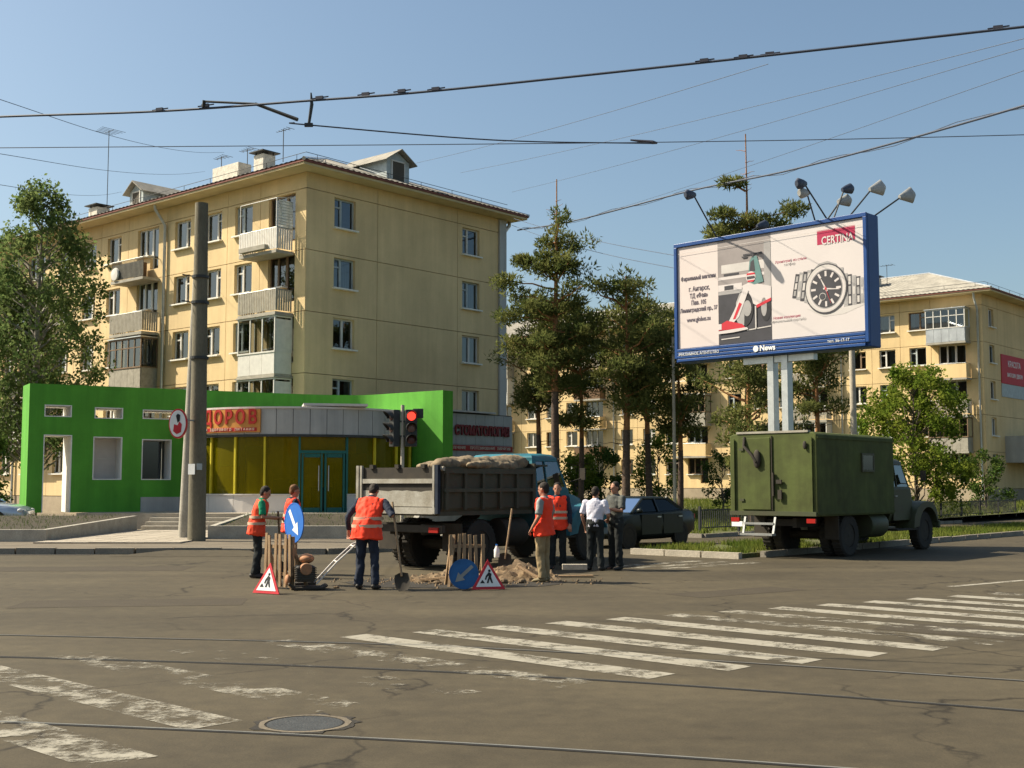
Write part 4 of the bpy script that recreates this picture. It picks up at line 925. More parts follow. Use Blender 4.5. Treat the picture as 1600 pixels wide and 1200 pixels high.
def broadleaf(name, label, loc, h, r, zc, rad, ncl, per, seed, lm, bark, lsize=.11, group=None, cl=.55, droop=.3, top=.6, cat='tree', squash=1.):
    rs = np.random.RandomState(seed); t = thing(name, label, cat, loc, 0, group); mb = MB()
    mb.tube([(0, 0, -.2), (.03, 0, h * .3), (-.05, .04, h * .6), (.04, 0, h * .93)], [r, r * .8, r * .5, r * .12], 9)
    C = []; S = []
    for k in range(ncl):
        f = rs.rand() ** .9; z = zc[0] + (zc[1] - zc[0]) * f; env = rad * (math.sin(math.pi * min(1, .18 + .80 * f)) ** top); a = rs.uniform(0, 6.283); q = env * rs.uniform(.2, 1) ** .5
        c = np.array([q * math.cos(a), q * math.sin(a) * squash, z]); C.append(c); s = cl * rs.uniform(.6, 1.3); S.append((s, s, s * 1.0))
        if k % 2 == 0: limb(mb, (0, 0, max(.3, z - .7 * q - .3)), c, .02 + r * .16, .008, rs, 5)
    mb.build('trunk', bark, t, smooth=True)
    P, d = cloud(rs, np.array(C), np.array(S), per, .6); np_quads('crown', leaves(rs, P, lsize, .65, droop), lm, t); return t
pine('tall pine with bare spiky top left of the billboard, nearest the yellow gable', (1.82, 50.0, .16), 14.3, .21, (5.6, 12.3), 1.6, 40, 3, extra=[(-1.9, 0, 10.0, .65), (-1.5, .3, 10.9, .5), (-2.0, .2, 8.6, .8), (-1.7, 0, 7.4, .8), (1.3, .2, 8.2, .9)], bare=8, csize=.62)
pine('slim pine standing left behind the tall spiky pine', (1.25, 56.0, .2), 10.2, .16, (5.0, 10.0), 1.6, 34, 8, csize=.65)
pine('slender orange-barked pine just right of the tall spiky pine', (3.05, 54.0, .2), 9.6, .15, (4.4, 9.6), 1.6, 30, 12, csize=.65)
pine('broad-crowned pine midway between the tall pine and the billboard', (4.72, 50.0, .16), 10.2, .20, (4.8, 10.1), 2.0, 60, 17, csize=.7)
pine('pine standing close right of the broad-crowned pine', (6.05, 54.0, .2), 10.1, .17, (4.4, 9.8), 1.7, 44, 21, csize=.7)
pine('dark pine by the left edge of the billboard', (6.95, 50.5, .18), 8.0, .15, (3.8, 7.9), 1.3, 26, 25, csize=.6)
pine('pine whose bare top rises above the billboard', (9.38, 48.0, .2), 15.6, .17, (8.0, 12.3), 1.3, 20, 29, extra=[(-.6, 0, 13.6, .45), (-1.0, 0, 12.3, .55), (1.0, .2, 12.0, .9), (1.6, 0, 12.4, .7), (-.5, .1, 11.6, .9), (.5, .3, 11.4, .9), (1.3, .2, 11.6, .8), (-1.2, .1, 11.4, .7)], bare=9, csize=.6)
pine('low-branched pine under the billboard by its posts', (8.9, 45.5, .2), 7.2, .15, (2.6, 6.4), 1.7, 36, 33, csize=.62)
pine('pine under the right half of the billboard', (12.4, 49.5, .3), 8.6, .16, (4.6, 8.3), 1.7, 34, 37, csize=.65)
broadleaf('birch_tree', 'tall leafy birch on the left in front of the yellow block', (-21.2, 54.0, .3), 14.6, .22, (3.0, 14.7), 3.05, 190, 120, 41, 'birch_leaf', 'bark_birch', .16, cl=.70, droop=.6, top=.75)
broadleaf('birch_tree', 'second birch crown cut by the left picture edge', (-24.2, 57, .3), 11.0, .2, (2.5, 11.4), 2.9, 150, 170, 43, 'birch_leaf', 'bark_birch', .15, cl=.72, droop=.6)
broadleaf('young_tree', 'bright green young tree in front of the far block right of the truck', (18.2, 55.0, .2), 6.4, .10, (.9, 6.7), 2.75, 120, 200, 47, 'leaf', 'bark', .13, cl=.55, top=.55)
broadleaf('bush', 'round green bush behind the blue truck bonnet', (3.2, 60.5, .25), 2.6, .05, (.3, 3.0), 1.25, 34, 150, 51, 'leaf', 'bark', .12, 'bushes on the lawn', .42, cat='bush')
broadleaf('bush', 'larger green bush between the pine trunks left of the black car', (4.6, 63, .3), 2.6, .05, (.2, 3.2), 1.5, 36, 150, 52, 'leaf_dark', 'bark', .12, 'bushes on the lawn', .45, cat='bush')
broadleaf('bush', 'tall pale bush between the pine trunks above the black car', (7.2, 60, .3), 3.6, .05, (.6, 3.9), 1.2, 36, 130, 53, 'leaf', 'bark', .11, 'bushes on the lawn', .42, cat='bush')
broadleaf('bush', 'sparse bush at the left edge of the green truck', (10.7, 62, .35), 2.4, .05, (.2, 3.0), 1.2, 24, 110, 54, 'leaf_dark', 'bark', .11, 'bushes on the lawn', .42, cat='bush')
broadleaf('bush', 'dark shrub beside the porch at the right edge', (25.6, 66, .3), 2.6, .05, (.1, 3.2), 1.3, 30, 130, 55, 'leaf_dark', 'bark', .12, 'bushes on the lawn', .45, cat='bush')
broadleaf('bush', 'shrub by the left end of the green wall', (-21.6, 49, .3), 2.6, .05, (.1, 3.6), 1.6, 36, 150, 56, 'leaf_dark', 'bark', .13, 'bushes by the green wall', .5, cat='bush')
broadleaf('bush', 'yellowish shrub left below the birch at the picture edge', (-20.9, 46.5, .3), 1.6, .04, (.1, 2.0), 1.1, 26, 130, 57, 'leaf', 'bark', .11, 'bushes by the green wall', .4, cat='bush')
def grass_field(name, label, n, sampler, hgt, seed, m='grass'):
    rs = np.random.RandomState(seed); P = sampler(rs, n); n = len(P); hh = hgt * rs.uniform(.4, 1.4, (n, 1)); a = rs.uniform(0, 6.283, n)
    w = np.stack([np.cos(a), np.sin(a), np.zeros(n)], 1) * hh * .10; tip = np.stack([rs.normal(size=n) * .3, rs.normal(size=n) * .3, np.ones(n)], 1) * hh
    o = np_quads(name, np.stack([P - w, P + w, P + tip], 1), m); tag(o, label, 'grass', kind='stuff'); return o
def s_verge(rs, n):
    u = rs.uniform(.3, 34, n); v = rs.uniform(.25, 3.1, n); k = np.array([noise.noise(Vector((a * .6, b * .9, 3))) for a, b in zip(u, v)]) > -.12; u, v = u[k], v[k]
    return np.stack([K0.x + U.x * u + V.x * v, K0.y + U.y * u + V.y * v, np.full(len(u), .10)], 1)
grass_field('grass', 'short grass on the verge behind the kerb', 30000, s_verge, .13, 61)
def s_lawn(rs, n):
    u = 9.2 + 60 * rs.rand(n) ** 1.5; v = rs.uniform(7.1, 45, n); z = np.interp(u, lu, lz)
    k = (np.array([noise.noise(Vector((a * .35, b * .35, 9))) for a, b in zip(u, v)]) > -.22); u, v, z = u[k], v[k], z[k]
    return np.stack([K0.x + U.x * u + V.x * v, K0.y + U.y * u + V.y * v, z], 1)
grass_field('grass', 'green grass on the lawn behind the iron fence', 60000, s_lawn, .22, 62)
def s_bed(rs, n):
    P = np.stack([rs.uniform(-25, -13.3, n), rs.uniform(34.6, 42.3, n), np.zeros(n)], 1); P[:, 2] = .44 + .03 * (P[:, 1] - 34.3)
    Q = np.stack([rs.uniform(-8.8, -3.2, n // 3), rs.uniform(36.5, 41.5, n // 3), np.zeros(n // 3)], 1); Q[:, 2] = .46 + .06 * (Q[:, 1] - 36.2); return np.concatenate([P, Q])
grass_field('weeds', 'low weeds scattered over the earth beds', 2600, s_bed, .08, 63, 'leaf_dark')
# ------------------------------------------------------------------ low iron fence along the lawn
def iron_fence(label, u0, u1, v=7.3):
    a = Vector(uv(u0, v)); t = thing('iron_fence', label, 'fence', a, math.atan2(U.y, U.x)); L = u1 - u0; n = int(L / 2.2)
    for i in range(n + 1): MB().box((i * L / n, 0, .46), (.07, .07, .92)).build('post', 'metal_dark', t)
    for z in (.22, .80): MB().box((L / 2, 0, z), (L, .03, .04)).build('rail', 'metal_dark', t)
    mb = MB(); x = .12
    while x < L: mb.box((x, 0, .51), (.022, .022, .62)); x += .13
    o = mb.build('bars', 'metal_dark', t); o['kind'] = 'stuff'; t.location.z = lawn_z(u0) - .02
    return t
iron_fence('low dark iron fence between the black car and the green truck', 9.4, 16.6)
iron_fence('low dark iron fence right of the green truck bonnet', 17.4, 38.0)
# ------------------------------------------------------------------ poles
def pole_thing(name, label, loc, h, r0, r1, m, tilt=0., cat='pole'):
    t = thing(name, label, cat, loc); mb = MB(); mb.tube([(0, 0, -.2), (tilt * h * .5, 0, h * .5), (tilt * h, 0, h)], [r0, (r0 + r1) / 2, r1], 20, cap=True); mb.build('shaft', m, t, smooth=True, angle=60); return t
bp = pole_thing('concrete_pole', 'thick tall concrete tram pole in front of the green shop', (-8.95, 34.75, .1), 9.75, .255, .185, 'concrete_pole', -.006)
for z, r in ((6.8, .235), (7.55, .225), (5.2, .245)):
    MB().lathe([(r, z), (r + .018, z), (r + .018, z + .08), (r, z + .08)], (-.006 * z, 0, 0), n=20).build('clamp_band', 'metal_dark', bp)
for z in (6.84, 7.6):
    MB().tube([(-.2, 0, z), (-.55, -.1, z + .05)], .02, 6).build('bracket', 'metal_dark', bp)
MB().box((-.12, -.245, 2.05), (.22, .02, .30), rz=R(-20)).build('paper_notice', 'sign_white', bp)
MB().box((.10, -.25, 2.12), (.15, .02, .18), rz=R(20)).build('paper_notice', 'win_blue', bp)
sp = pole_thing('concrete_pole', 'thin leaning concrete post beside the thick tram pole', (-9.72, 36.2, .1), 8.3, .16, .115, 'concrete', .031)
t = thing('oval_sign', 'oval white and red advertising sign fixed to the tram pole', 'sign', (-9.42, 34.3, 3.43))
rr = Matrix.Rotation(R(-8), 3, 'Z')
mb = MB(); mb.lathe([(.42, -.06), (.42, .06)], n=32, axis='Y'); mb.v = [(x * .60, y, z * 1.0) for x, y, z in mb.v]; mb.build('sign_case', 'sign_red', t, smooth=True, angle=40)
mb = MB(); mb.lathe([(.375, -.07), (.375, -.062)], n=32, axis='Y'); mb.v = [(x * .60, y, z) for x, y, z in mb.v]; mb.build('sign_face', 'sign_white', t)
mb = MB(); mb.prism([(-.12, -.22), (-.02, -.30), (.10, -.24), (.12, -.02), (.05, .06), (.0, -.05), (-.10, -.02)], -.078, -.073, 'Y'); mb.build('sign_mark', 'sign_red', t)
mb = MB(); mb.prism([(.0, .02), (.06, .08), (.07, .24), (.0, .28), (-.05, .22), (-.02, .10)], -.079, -.074, 'Y'); mb.build('sign_mark', 'sign_black', t)
MB().tube([(.2, .02, .1), (.42, .3, .1)], .025, 6).build('bracket', 'metal_grey', t)
pole_thing('lamp_pole', 'pale concrete pole between the billboard and the green truck', (12.65, 45.0, .15), 8.2, .13, .10, 'concrete_light')
pole_thing('utility_pole', 'thin pale pole behind the pine trunks left of the billboard', (6.6, 49.5, .15), 7.6, .075, .06, 'concrete_light')
# ------------------------------------------------------------------ traffic light
t = thing('traffic_light', 'traffic light with the red lamp lit, behind the dump truck', 'traffic light', (-2.97, 33.0, .12))
MB().tube([(0, 0, 0), (0, 0, 3.75)], .05, 12).build('pole', 'concrete_light', t, smooth=True)
def head(parent, x, y, rz, lit):
    h = MB().box((0, 0, 0), (.32, .2, 1.0)).build('signal_head', 'metal_dark', parent, bevel=.02); h.location = (x, y, 3.12); h.rotation_euler = (0, 0, rz)
    for k, z in enumerate((.32, 0, -.32)):
        lens = MB().ell((0, -.10, z), (.118, .05, .118), 20, 10); mm = 'red_on' if (lit and k == 0) else ('amber_off' if k == 1 else 'lens_off'); lens.build('lens', mm, h, smooth=True)
        v = MB(); rings = []
        for i in range(13):
            a = R(-20 + 220 * i / 12); c, s = math.cos(a), math.sin(a); L = .24 * (.35 + .65 * max(0, s))
            rings.append([(.135 * c, -.10, z + .135 * s), (.15 * c, -.10, z + .15 * s), (.15 * c, -.10 - L, z + .15 * s), (.135 * c, -.10 - L, z + .135 * s)])
        v.rings(rings); v.build('visor', 'metal_dark', h)
    b = MB().box((0, .07, 0), (.5, .02, 1.15)); return h
head(t, .23, -.05, R(12), True); head(t, -.22, .05, R(-62), False)
MB().box((.42, 0, 3.52), (.28, .1, .26)).build('timer_box', 'metal_dark', t, bevel=.01)
MB().box((0, -.02, 3.3), (.5, .05, .05)).build('bracket', 'metal_dark', t); MB().box((0, -.02, 2.9), (.5, .05, .05)).build('bracket', 'metal_dark', t)
# ------------------------------------------------------------------ billboard
t = thing('billboard', 'large blue-framed billboard with a wristwatch and racing car advertisement on twin posts', 'billboard', (4.75, 35.0, 0), R(-44.35))
BZ, BT, BW = 5.22, 8.68, 6.1
box = MB().box((BW / 2, .30, (BZ + BT) / 2), (BW, .58, BT - BZ)).build('box', 'bb_blue', t, bevel=.03)
f = MB(); f.box((BW / 2, -.03, BT - .055), (BW, .08, .11)); f.box((.05, -.03, (BZ + BT) / 2), (.10, .08, BT - BZ - .22)); f.box((BW - .05, -.03, (BZ + BT) / 2), (.10, .08, BT - BZ - .22)); f.build('frame', 'bb_blue', t, bevel=.01)
for k in range(4): MB().box((BW / 2, -.03 - .006 * (k % 2), BZ + .055 + .095 * k), (BW - .2, .08, .075)).build('frame_slat', 'bb_blue', t, bevel=.006)
pz0, pz1 = 5.62, 8.56
pan = MB().box((BW / 2, .0, (pz0 + pz1) / 2), (BW - .2, .03, pz1 - pz0)).build('poster', 'bb_paper', t)
def flat(poly, m, lev, name='print', par=None):
    mb = MB(); y = -.016 - .003 * lev; mb.prism(poly, y - .0025, y, 'Y'); return mb.build(name, m, par or pan)
def rect(x0, x1, z0, z1, m, lev, **k): return flat([(x0, z0), (x1, z0), (x1, z1), (x0, z1)], m, lev, **k)
def disc(x, z, r, m, lev, n=36, sx=1., rot=0., **k): return flat([(x + r * sx * math.cos(2 * math.pi * i / n), z + r * math.sin(2 * math.pi * i / n)) for i in range(n)], m, lev, **k)
rect(3.24, 6.0, pz0 + .01, pz1 - .01, 'bb_white', 1, name='print_panel')
fp = rect(1.5, 3.24, pz0 + .01, pz1 - .01, 'bb_taupe', 1, name='print_panel')
# racing car picture
rect(1.51, 3.23, pz0 + .012, 7.02, 'bb_dark', 2); rect(1.51, 3.23, 7.02, 7.12, 'bb_grey', 2); rect(1.62, 3.1, 7.62, 7.86, 'bb_lgrey', 2); rect(1.51, 3.23, 7.44, 7.52, 'bb_white', 2); rect(1.7, 2.2, 7.54, 7.60, 'bb_dark', 3); rect(3.02, 3.23, 7.12, 8.35, 'bb_grey', 3); rect(1.51, 2.3, 7.12, 7.3, 'bb_white', 3); rect(1.72, 2.02, 7.14, 7.26, 'bb_dark', 4)
disc(3.06, 6.55, .40, 'bb_ink', 4, sx=.42); disc(3.0, 6.55, .26, 'bb_grey', 5, sx=.35)
flat([(2.30, 7.20), (2.55, 7.28), (3.23, 7.10), (3.23, 6.78), (2.75, 6.62), (2.45, 6.80)], 'bb_white', 5); flat([(2.75, 6.62), (3.23, 6.78), (3.23, 6.70), (2.78, 6.54)], 'bb_red', 6)
flat([(2.50, 7.30), (2.56, 7.86), (2.66, 8.0), (2.80, 7.98), (2.92, 7.55), (3.0, 7.25), (2.7, 7.2)], 'bb_skin', 6); flat([(2.56, 7.55), (2.60, 7.84), (2.70, 7.90), (2.74, 7.58)], 'bb_dark', 7)
disc(2.60, 7.42, .155, 'bb_white', 8, 24); flat([(2.47, 7.44), (2.72, 7.44), (2.74, 7.37), (2.48, 7.36)], 'bb_dark', 9); flat([(2.48, 7.53), (2.72, 7.53), (2.74, 7.48), (2.46, 7.48)], 'bb_red', 9); flat([(2.48, 7.33), (2.72, 7.33), (2.68, 7.28), (2.52, 7.28)], 'bb_red', 9)
rect(2.36, 2.96, 8.03, 8.08, 'bb_dark', 7); rect(2.64, 2.70, 7.96, 8.04, 'bb_dark', 8); flat([(2.30, 8.02), (2.50, 8.02), (2.46, 7.97), (2.34, 7.97)], 'bb_dark', 8)
disc(2.36, 6.56, .50, 'bb_ink', 6, sx=.60); flat([(2.10, 6.30), (2.10, 6.75), (2.22, 7.0), (2.40, 7.04), (2.36, 6.10), (2.2, 6.1)], 'bb_grey', 7); disc(2.47, 6.56, .22, 'bb_grey', 8, sx=.6)
flat([(2.35, 7.12), (2.52, 7.05), (2.20, 6.35), (1.92, 6.12), (1.80, 6.16), (2.05, 6.55)], 'bb_white', 9); flat([(2.22, 6.75), (2.30, 6.70), (2.08, 6.30), (2.0, 6.30)], 'bb_red', 10)
flat([(1.52, 6.02), (1.52, 6.16), (1.80, 6.28), (2.30, 6.14), (2.42, 6.02)], 'bb_red', 10); flat([(1.52, 5.92), (1.52, 6.0), (2.45, 6.04), (2.5, 5.98), (2.0, 5.93)], 'bb_white', 11); rect(1.52, 1.62, 6.04, 6.20, 'bb_white', 11); flat([(2.45, 5.97), (3.22, 6.02), (3.22, 5.99), (2.45, 5.94)], 'bb_lgrey', 5); rect(2.72, 2.76, 5.98, 6.6, 'bb_lgrey', 9); flat([(1.6, 5.78), (2.2, 5.80), (2.2, 5.77), (1.6, 5.75)], 'bb_lgrey', 5)
# wristwatch
WX, WZ = 4.90, 6.83
for k, (x, z, L) in enumerate([(4.00, 7.00, .62), (4.12, 6.99, .70), (4.24, 6.97, .76), (4.36, 6.95, .84), (4.47, 6.93, .90)]):
    w = .062; sl = .12
    flat([(x - w - sl * .5, z - L / 2), (x + w - sl * .5, z - L / 2 - .02), (x + w + sl * .5, z + L / 2), (x - w + sl * .5, z + L / 2 + .02)], ('bb_dark', 'bb_grey')[k % 2], 3, name='print_bracelet_link')
    for j, (f0, f1) in enumerate(((-.42, -.2), (-.14, .12), (.18, .42))): flat([(x - .03 + sl * f0, z + L * f0), (x + .035 + sl * f0, z + L * f0), (x + .035 + sl * f1, z + L * f1), (x - .03 + sl * f1, z + L * f1)], 'bb_lgrey' if (j + k) % 2 else 'bb_grey', 4, name='print_bracelet_link')
for k, x in enumerate((5.46, 5.58, 5.70, 5.82, 5.93)):
    L = .86 - .05 * k; zc_ = 6.74 - .015 * k
    rect(x - .06, x + .06, zc_ - L / 2, zc_ + L / 2, ('bb_grey', 'bb_dark')[k % 2], 3, name='print_bracelet_link')
    for j, (f0, f1) in enumerate(((-.44, -.2), (-.14, .12), (.18, .44))): rect(x - .035, x + .03, zc_ + L * f0, zc_ + L * f1, 'bb_lgrey' if (j + k) % 2 else 'bb_grey', 4, name='print_bracelet_link')
flat([(4.3, 6.36), (4.8, 6.10), (5.4, 6.12), (5.98, 6.30), (5.98, 6.36), (5.4, 6.30), (4.9, 6.24)], 'bb_lgrey', 2)
disc(WX, WZ, .67, 'bb_dark', 5, sx=.93); disc(WX - .01, WZ + .01, .63, 'bb_lgrey', 6, sx=.93); disc(WX + .015, WZ - .01, .575, 'bb_white', 6.5, sx=.93); disc(WX, WZ, .53, 'bb_grey', 7, sx=.92); disc(WX, WZ, .50, 'bb_dark', 8, sx=.92)
for i in range(12):
    a = 2 * math.pi * i / 12; x, z = WX + .40 * .92 * math.sin(a), WZ + .40 * math.cos(a); dx, dz = math.sin(a), math.cos(a); px_, pz_ = dz, -dx
    flat([(x - dx * .07 - px_ * .028, z - dz * .07 - pz_ * .028), (x + dx * .07 - px_ * .028, z + dz * .07 - pz_ * .028), (x + dx * .07 + px_ * .028, z + dz * .07 + pz_ * .028), (x - dx * .07 + px_ * .028, z - dz * .07 + pz_ * .028)], 'bb_white', 9, name='print_hour_mark')
def hand(a, L, w, m, lev):
    a = R(a); dx, dz = math.sin(a), math.cos(a); px_, pz_ = dz * w, -dx * w; flat([(WX - dx * .08 - px_, WZ - dz * .08 - pz_), (WX + dx * L - px_ * .4, WZ + dz * L - pz_ * .4), (WX + dx * L + px_ * .4, WZ + dz * L + pz_ * .4), (WX - dx * .08 + px_, WZ - dz * .08 + pz_)], m, lev, name='print_watch_hand')
hand(-28, .30, .028, 'bb_white', 11); hand(97, .40, .022, 'bb_white', 11); hand(160, .42, .008, 'bb_red', 12); disc(WX - .1, WZ - .2, .10, 'bb_lgrey', 10, 20); disc(WX - .1, WZ - .2, .085, 'bb_dark', 11, 20); disc(WX, WZ, .03, 'bb_red', 13, 12)
flat([(4.55, 7.40), (4.7, 7.52), (4.95, 7.56), (5.2, 7.46), (5.25, 7.36), (4.9, 7.45)], 'bb_grey', 4); rect(5.24, 5.4, 7.2, 7.34, 'bb_grey', 4)
# brand block and small print
lg = rect(4.66, 5.76, 8.02, 8.40, 'bb_mag', 2, name='print_logo'); text('CERTINA', .30, 'bb_white', lg, (5.25, -.030, 8.10), depth=.002, squeeze=.75, bold=.006)
for s, x, z, sz, m in [('Фирменный магазин', .82, 7.62, .16, 'ink'), ('г. Ангарск,', .85, 7.30, .19, 'ink'), ('ТД «Фея»', .83, 7.10, .18, 'ink'), ('Пав. 105', .83, 6.90, .18, 'ink'), ('Ленинградский пр., 37', .82, 6.70, .16, 'ink'), ('www.globus.su', .82, 6.42, .18, 'ink'), ]:
    text(s, sz, m, pan, (x, -.020, z), depth=.002, squeeze=.75, bold=.004)
for s, x, z in [('Хронограф из стали', 3.85, 7.72), ('сапфир', 3.82, 7.62), ('Новая коллекция', 3.7, 6.20), ('официальный партнёр', 3.75, 6.10)]: text(s, .10, 'bb_mag' if 'Хро' in s or 'Нов' in s else 'bb_grey', pan, (x, -.023, z), depth=.002)
rect(.15, 5.95, 8.37, 8.38, 'bb_lgrey', 14)
text('РЕКЛАМНОЕ АГЕНТСТВО', .11, 'sign_white', t, (.85, -.085, 5.43), depth=.003); text('News', .21, 'sign_white', t, (3.12, -.085, 5.41), depth=.003, bold=.006); text('тел. 56-17-17', .11, 'sign_white', t, (5.25, -.085, 5.43), depth=.003)
mb = MB(); mb.lathe([(.085, -.088), (.085, -.078)], (2.75, 0, 5.41), 'Y', 20); mb.build('logo_disc', 'sign_white', t)
for x in (3.02, 3.46): MB().box((x, .32, BZ / 2 + .02), (.20, .26, BZ - .05)).build('post', 'galv', t, bevel=.01)
MB().box((3.24, .32, BZ - .1), (2.2, .2, .18)).build('cross_beam', 'galv', t)
def bb_lamp(x, dirn, m, up=1.0, out=1.15, side=0., big=1.):
    y0 = -.0 if dirn < 0 else .6; a = Vector((x, y0, BT)); b = Vector((x + side, y0 + dirn * out, BT + up)); arm = MB().tube([a, a.lerp(b, .95), b + Vector((0, dirn * .12, .02))], .022, 6).build('lamp_arm', 'metal_dark', t)
    d = Vector((0, dirn * .7, -.12)) if dirn < 0 else Vector((.1, dirn * .7, .18)); e = b + d * .55 * big
    hd = MB(); hd.tube([b - d * .12, b + d * .1, b + d * .42 * big, e], [(.06, .04), (.11, .07), (.15 * big, .09), (.08, .05)], 12, ref=(0, 0, 1)); hd.build('lamp_head', m, arm, smooth=True)
bb_lamp(1.47, -1, 'lamp_dark', 1.05, 1.1); bb_lamp(4.95, -1, 'lamp_dark', .75, 1.1); bb_lamp(4.6, -1, 'lamp_head', .55, .9, .3)
bb_lamp(4.75, 1, 'lamp_dark', 1.05, .7); bb_lamp(5.15, 1, 'lamp_head', 1.0, 1.0, .25, 1.5); bb_lamp(4.5, 1, 'lamp_head', .7, .55, .2, 1.2); bb_lamp(5.95, 1, 'lamp_head', .65, 1.0, .3, 1.5); bb_lamp(1.9, 1, 'lamp_dark', .5, .9)
# ------------------------------------------------------------------ overhead wires
def wire(label, pts, r, m='wire', n=8, name='overhead_wire', cat='wire'):
    C = crom([tuple(p) for p in pts], n); t = thing(name, label, cat, tuple(C[0]), 0, 'overhead wires'); MB().tube([p - C[0] for p in C], r, 6).build('strand', m, t, smooth=True); return t, C
def extend(a, b, k): a, b = Vector(a), Vector(b); return tuple(b + (b - a) * k)
cw, C = wire('tram contact wire with clamps crossing the top of the picture', [(-9.3, 14.75, 6.12), (-6.03, 14, 6.02), (-4.0, 13.5, 5.93), (-2.24, 13, 5.89), (-.81, 12.6, 5.87), (1.93, 11.9, 5.93), (4.76, 11.0, 5.95), (8.4, 9.9, 6.0)], .013)
O = C[0]
for (x, y, z) in [(-4.0, 13.5, 5.93), (-2.10, 12.96, 5.89), (-1.58, 12.82, 5.885), (-1.18, 12.7, 5.88), (-.81, 12.6, 5.87), (1.93, 11.9, 5.93), (2.3, 11.79, 5.93), (2.55, 11.72, 5.932), (4.55, 11.07, 5.95), (-3.44, 13.34, 5.925)]:
    q = Vector((x, y, z)) - O; mb = MB(); mb.box(q + Vector((0, 0, .02)), (.085, .03, .035), rz=R(-17)); mb.tube([q + Vector((-.09, .02, .015)), q + Vector((.1, -.02, .03))], .008, 5); mb.build('clamp', 'porcelain', cw)
mb = MB(); mb.tube([Vector((-3.46, 13.34, 5.93)) - O, Vector((-3.45, 13.32, 6.0)) - O], .02, 6); mb.tube([Vector((-3.45, 13.32, 5.985)) - O, Vector((-2.85, 13.2, 5.92)) - O], .013, 6); mb.tube([Vector((-2.85, 13.2, 5.92)) - O, Vector((-2.36, 13.1, 5.71)) - O], [.018, .022], 6); mb.build('section_arm', 'metal_dark', cw)
mb = MB(); mb.tube([Vector((-2.20, 13.0, 5.98)) - O, Vector((-2.19, 13, 5.85)) - O, Vector((-2.22, 13, 5.62)) - O], [.008, .02, .016], 6); mb.box(Vector((-2.22, 13, 5.62)) - O, (.09, .03, .04)); mb.build('hanger', 'metal_dark', cw)
wire('thin branch wire running from the section arm to the span wire', [(-2.40, 13.08, 5.67), (-2.22, 13, 5.62), (-.2, 14, 5.74), (1.77, 15, 5.985)], .008)
sw, C = wire('level span wire across the picture above the roofs', [(-10.5, 15.7, 6.1), (-6.66, 15.5, 6.07), (1.77, 15, 6.0), (6.23, 14.5, 5.95), (9.5, 14.2, 5.98)], .0055, 'wire')
mb = MB(); q = Vector((1.77, 15, 6.0)) - C[0]; mb.tube([q + Vector((-.28, 0, .03)), q + Vector((0, 0, 0)), q + Vector((.06, 0, -.01))], [.01, .025, .012], 6); mb.build('clamp', 'porcelain', sw)
gw, C = wire('thick sagging cable from the near block past the billboard lamps', [(.3, 64.2, 15.3), (3.0, 58, 14.45), (7.49, 50, 13.97), (10.37, 43, 13.09), (13.78, 32, 11.88), (16.5, 23, 11.2)], .035, 'wire')
mb = MB(); mb.tube([p - C[0] + Vector((0, 0, .10 * math.sin(i * 1.3))) for i, p in enumerate(C)], .012, 5); mb.build('carrier_rope', 'wire', gw)
rsw = random.Random(3)
def pxw(lab, a, b, r, sag=.0):
    a, b = Vector(a), Vector(b); m = (a + b) / 2 - Vector((0, 0, sag)); wire(lab, [a, a.lerp(b, .25) - Vector((0, 0, sag * .75)), m, a.lerp(b, .75) - Vector((0, 0, sag * .75)), b], r, 'wire_far')
for lab, a, b, r, sg in [('thin wire slanting down to the near block roof from upper left', (-8.62, 20, 8.17), (-12.07, 50, 15.6), .006, .3), ('thin wire running level toward the white roof chimney', (-9.44, 22, 7.79), (-14.92, 58, 16.88), .006, .25),
    ('thin wire passing behind the birch top at left', (-10.28, 24, 7.71), (-19.59, 60, 16.36), .006, .2), ('lower thin wire from the near gable to the billboard', (0, 63, 15.31), (5.54, 40, 8.87), .012, .2), ('upper thin wire from the near gable to the billboard', (0, 63, 15.7), (5.54, 40, 9.3), .012, .15),
    ('faint wire rising right from above the roof dormer', (-1.93, 45, 13.43), (7.79, 18, 8.47), .006, .1), ('faint wire rising right from the near gable', (0, 50, 13.91), (8.22, 19, 8.69), .006, .1), ('faint wire rising right above the tall pine', (2.94, 55, 13.79), (8.64, 20, 8.67), .006, .1), ('faint wire from the dormer ridge toward the top middle', (-3.62, 45, 13.8), (4.32, 20, 8.78), .006, .1)]:
    pxw(lab, a, b, r, sg)
# ------------------------------------------------------------------ vehicles
def wheel_meshes(r, w, rimr, rimm='chassis', dish=.06):
    ty = MB(); ty.lathe([(rimr, -w * .46), (r * .90, -w / 2), (r * .985, -w * .40), (r, -w * .2), (r, w * .2), (r * .985, w * .40), (r * .90, w / 2), (rimr, w * .46), (rimr * .97, 0)], axis='X', n=32)
    for i in range(32):
        a = 2 * math.pi * i / 32; ty.box((0, (r + .004) * math.cos(a), (r + .004) * math.sin(a)), (w * .85, .035, .02), rot=Matrix.Rotation(a, 3, 'X') @ Matrix.Rotation(R(90), 3, 'X'))
    rm = MB(); rm.lathe([(rimr * .98, w * .40), (rimr * .9, w * .42), (rimr * .82, w * .42 - dish), (rimr * .35, w * .42 - dish * 1.2), (rimr * .32, w * .42 - dish * .2), (rimr * .1, w * .42)], axis='X', n=28)
    for i in range(8):
        a = 2 * math.pi * i / 8; rm.lathe([(.02, 0), (.02, .04)], (w * .42 - dish * 1.1, rimr * .55 * math.cos(a), rimr * .55 * math.sin(a)), 'X', 8)
    return ty.mesh('wheel', 'tyre', True, True, 35), rm.mesh('rim', rimm, True, True, 35)
def put_wheel(parent, ms, loc, side, steer=0.):
    o = link('wheel', ms[0], parent, loc, (0 if side > 0 else math.pi) + steer); link('rim', ms[1], o); return o
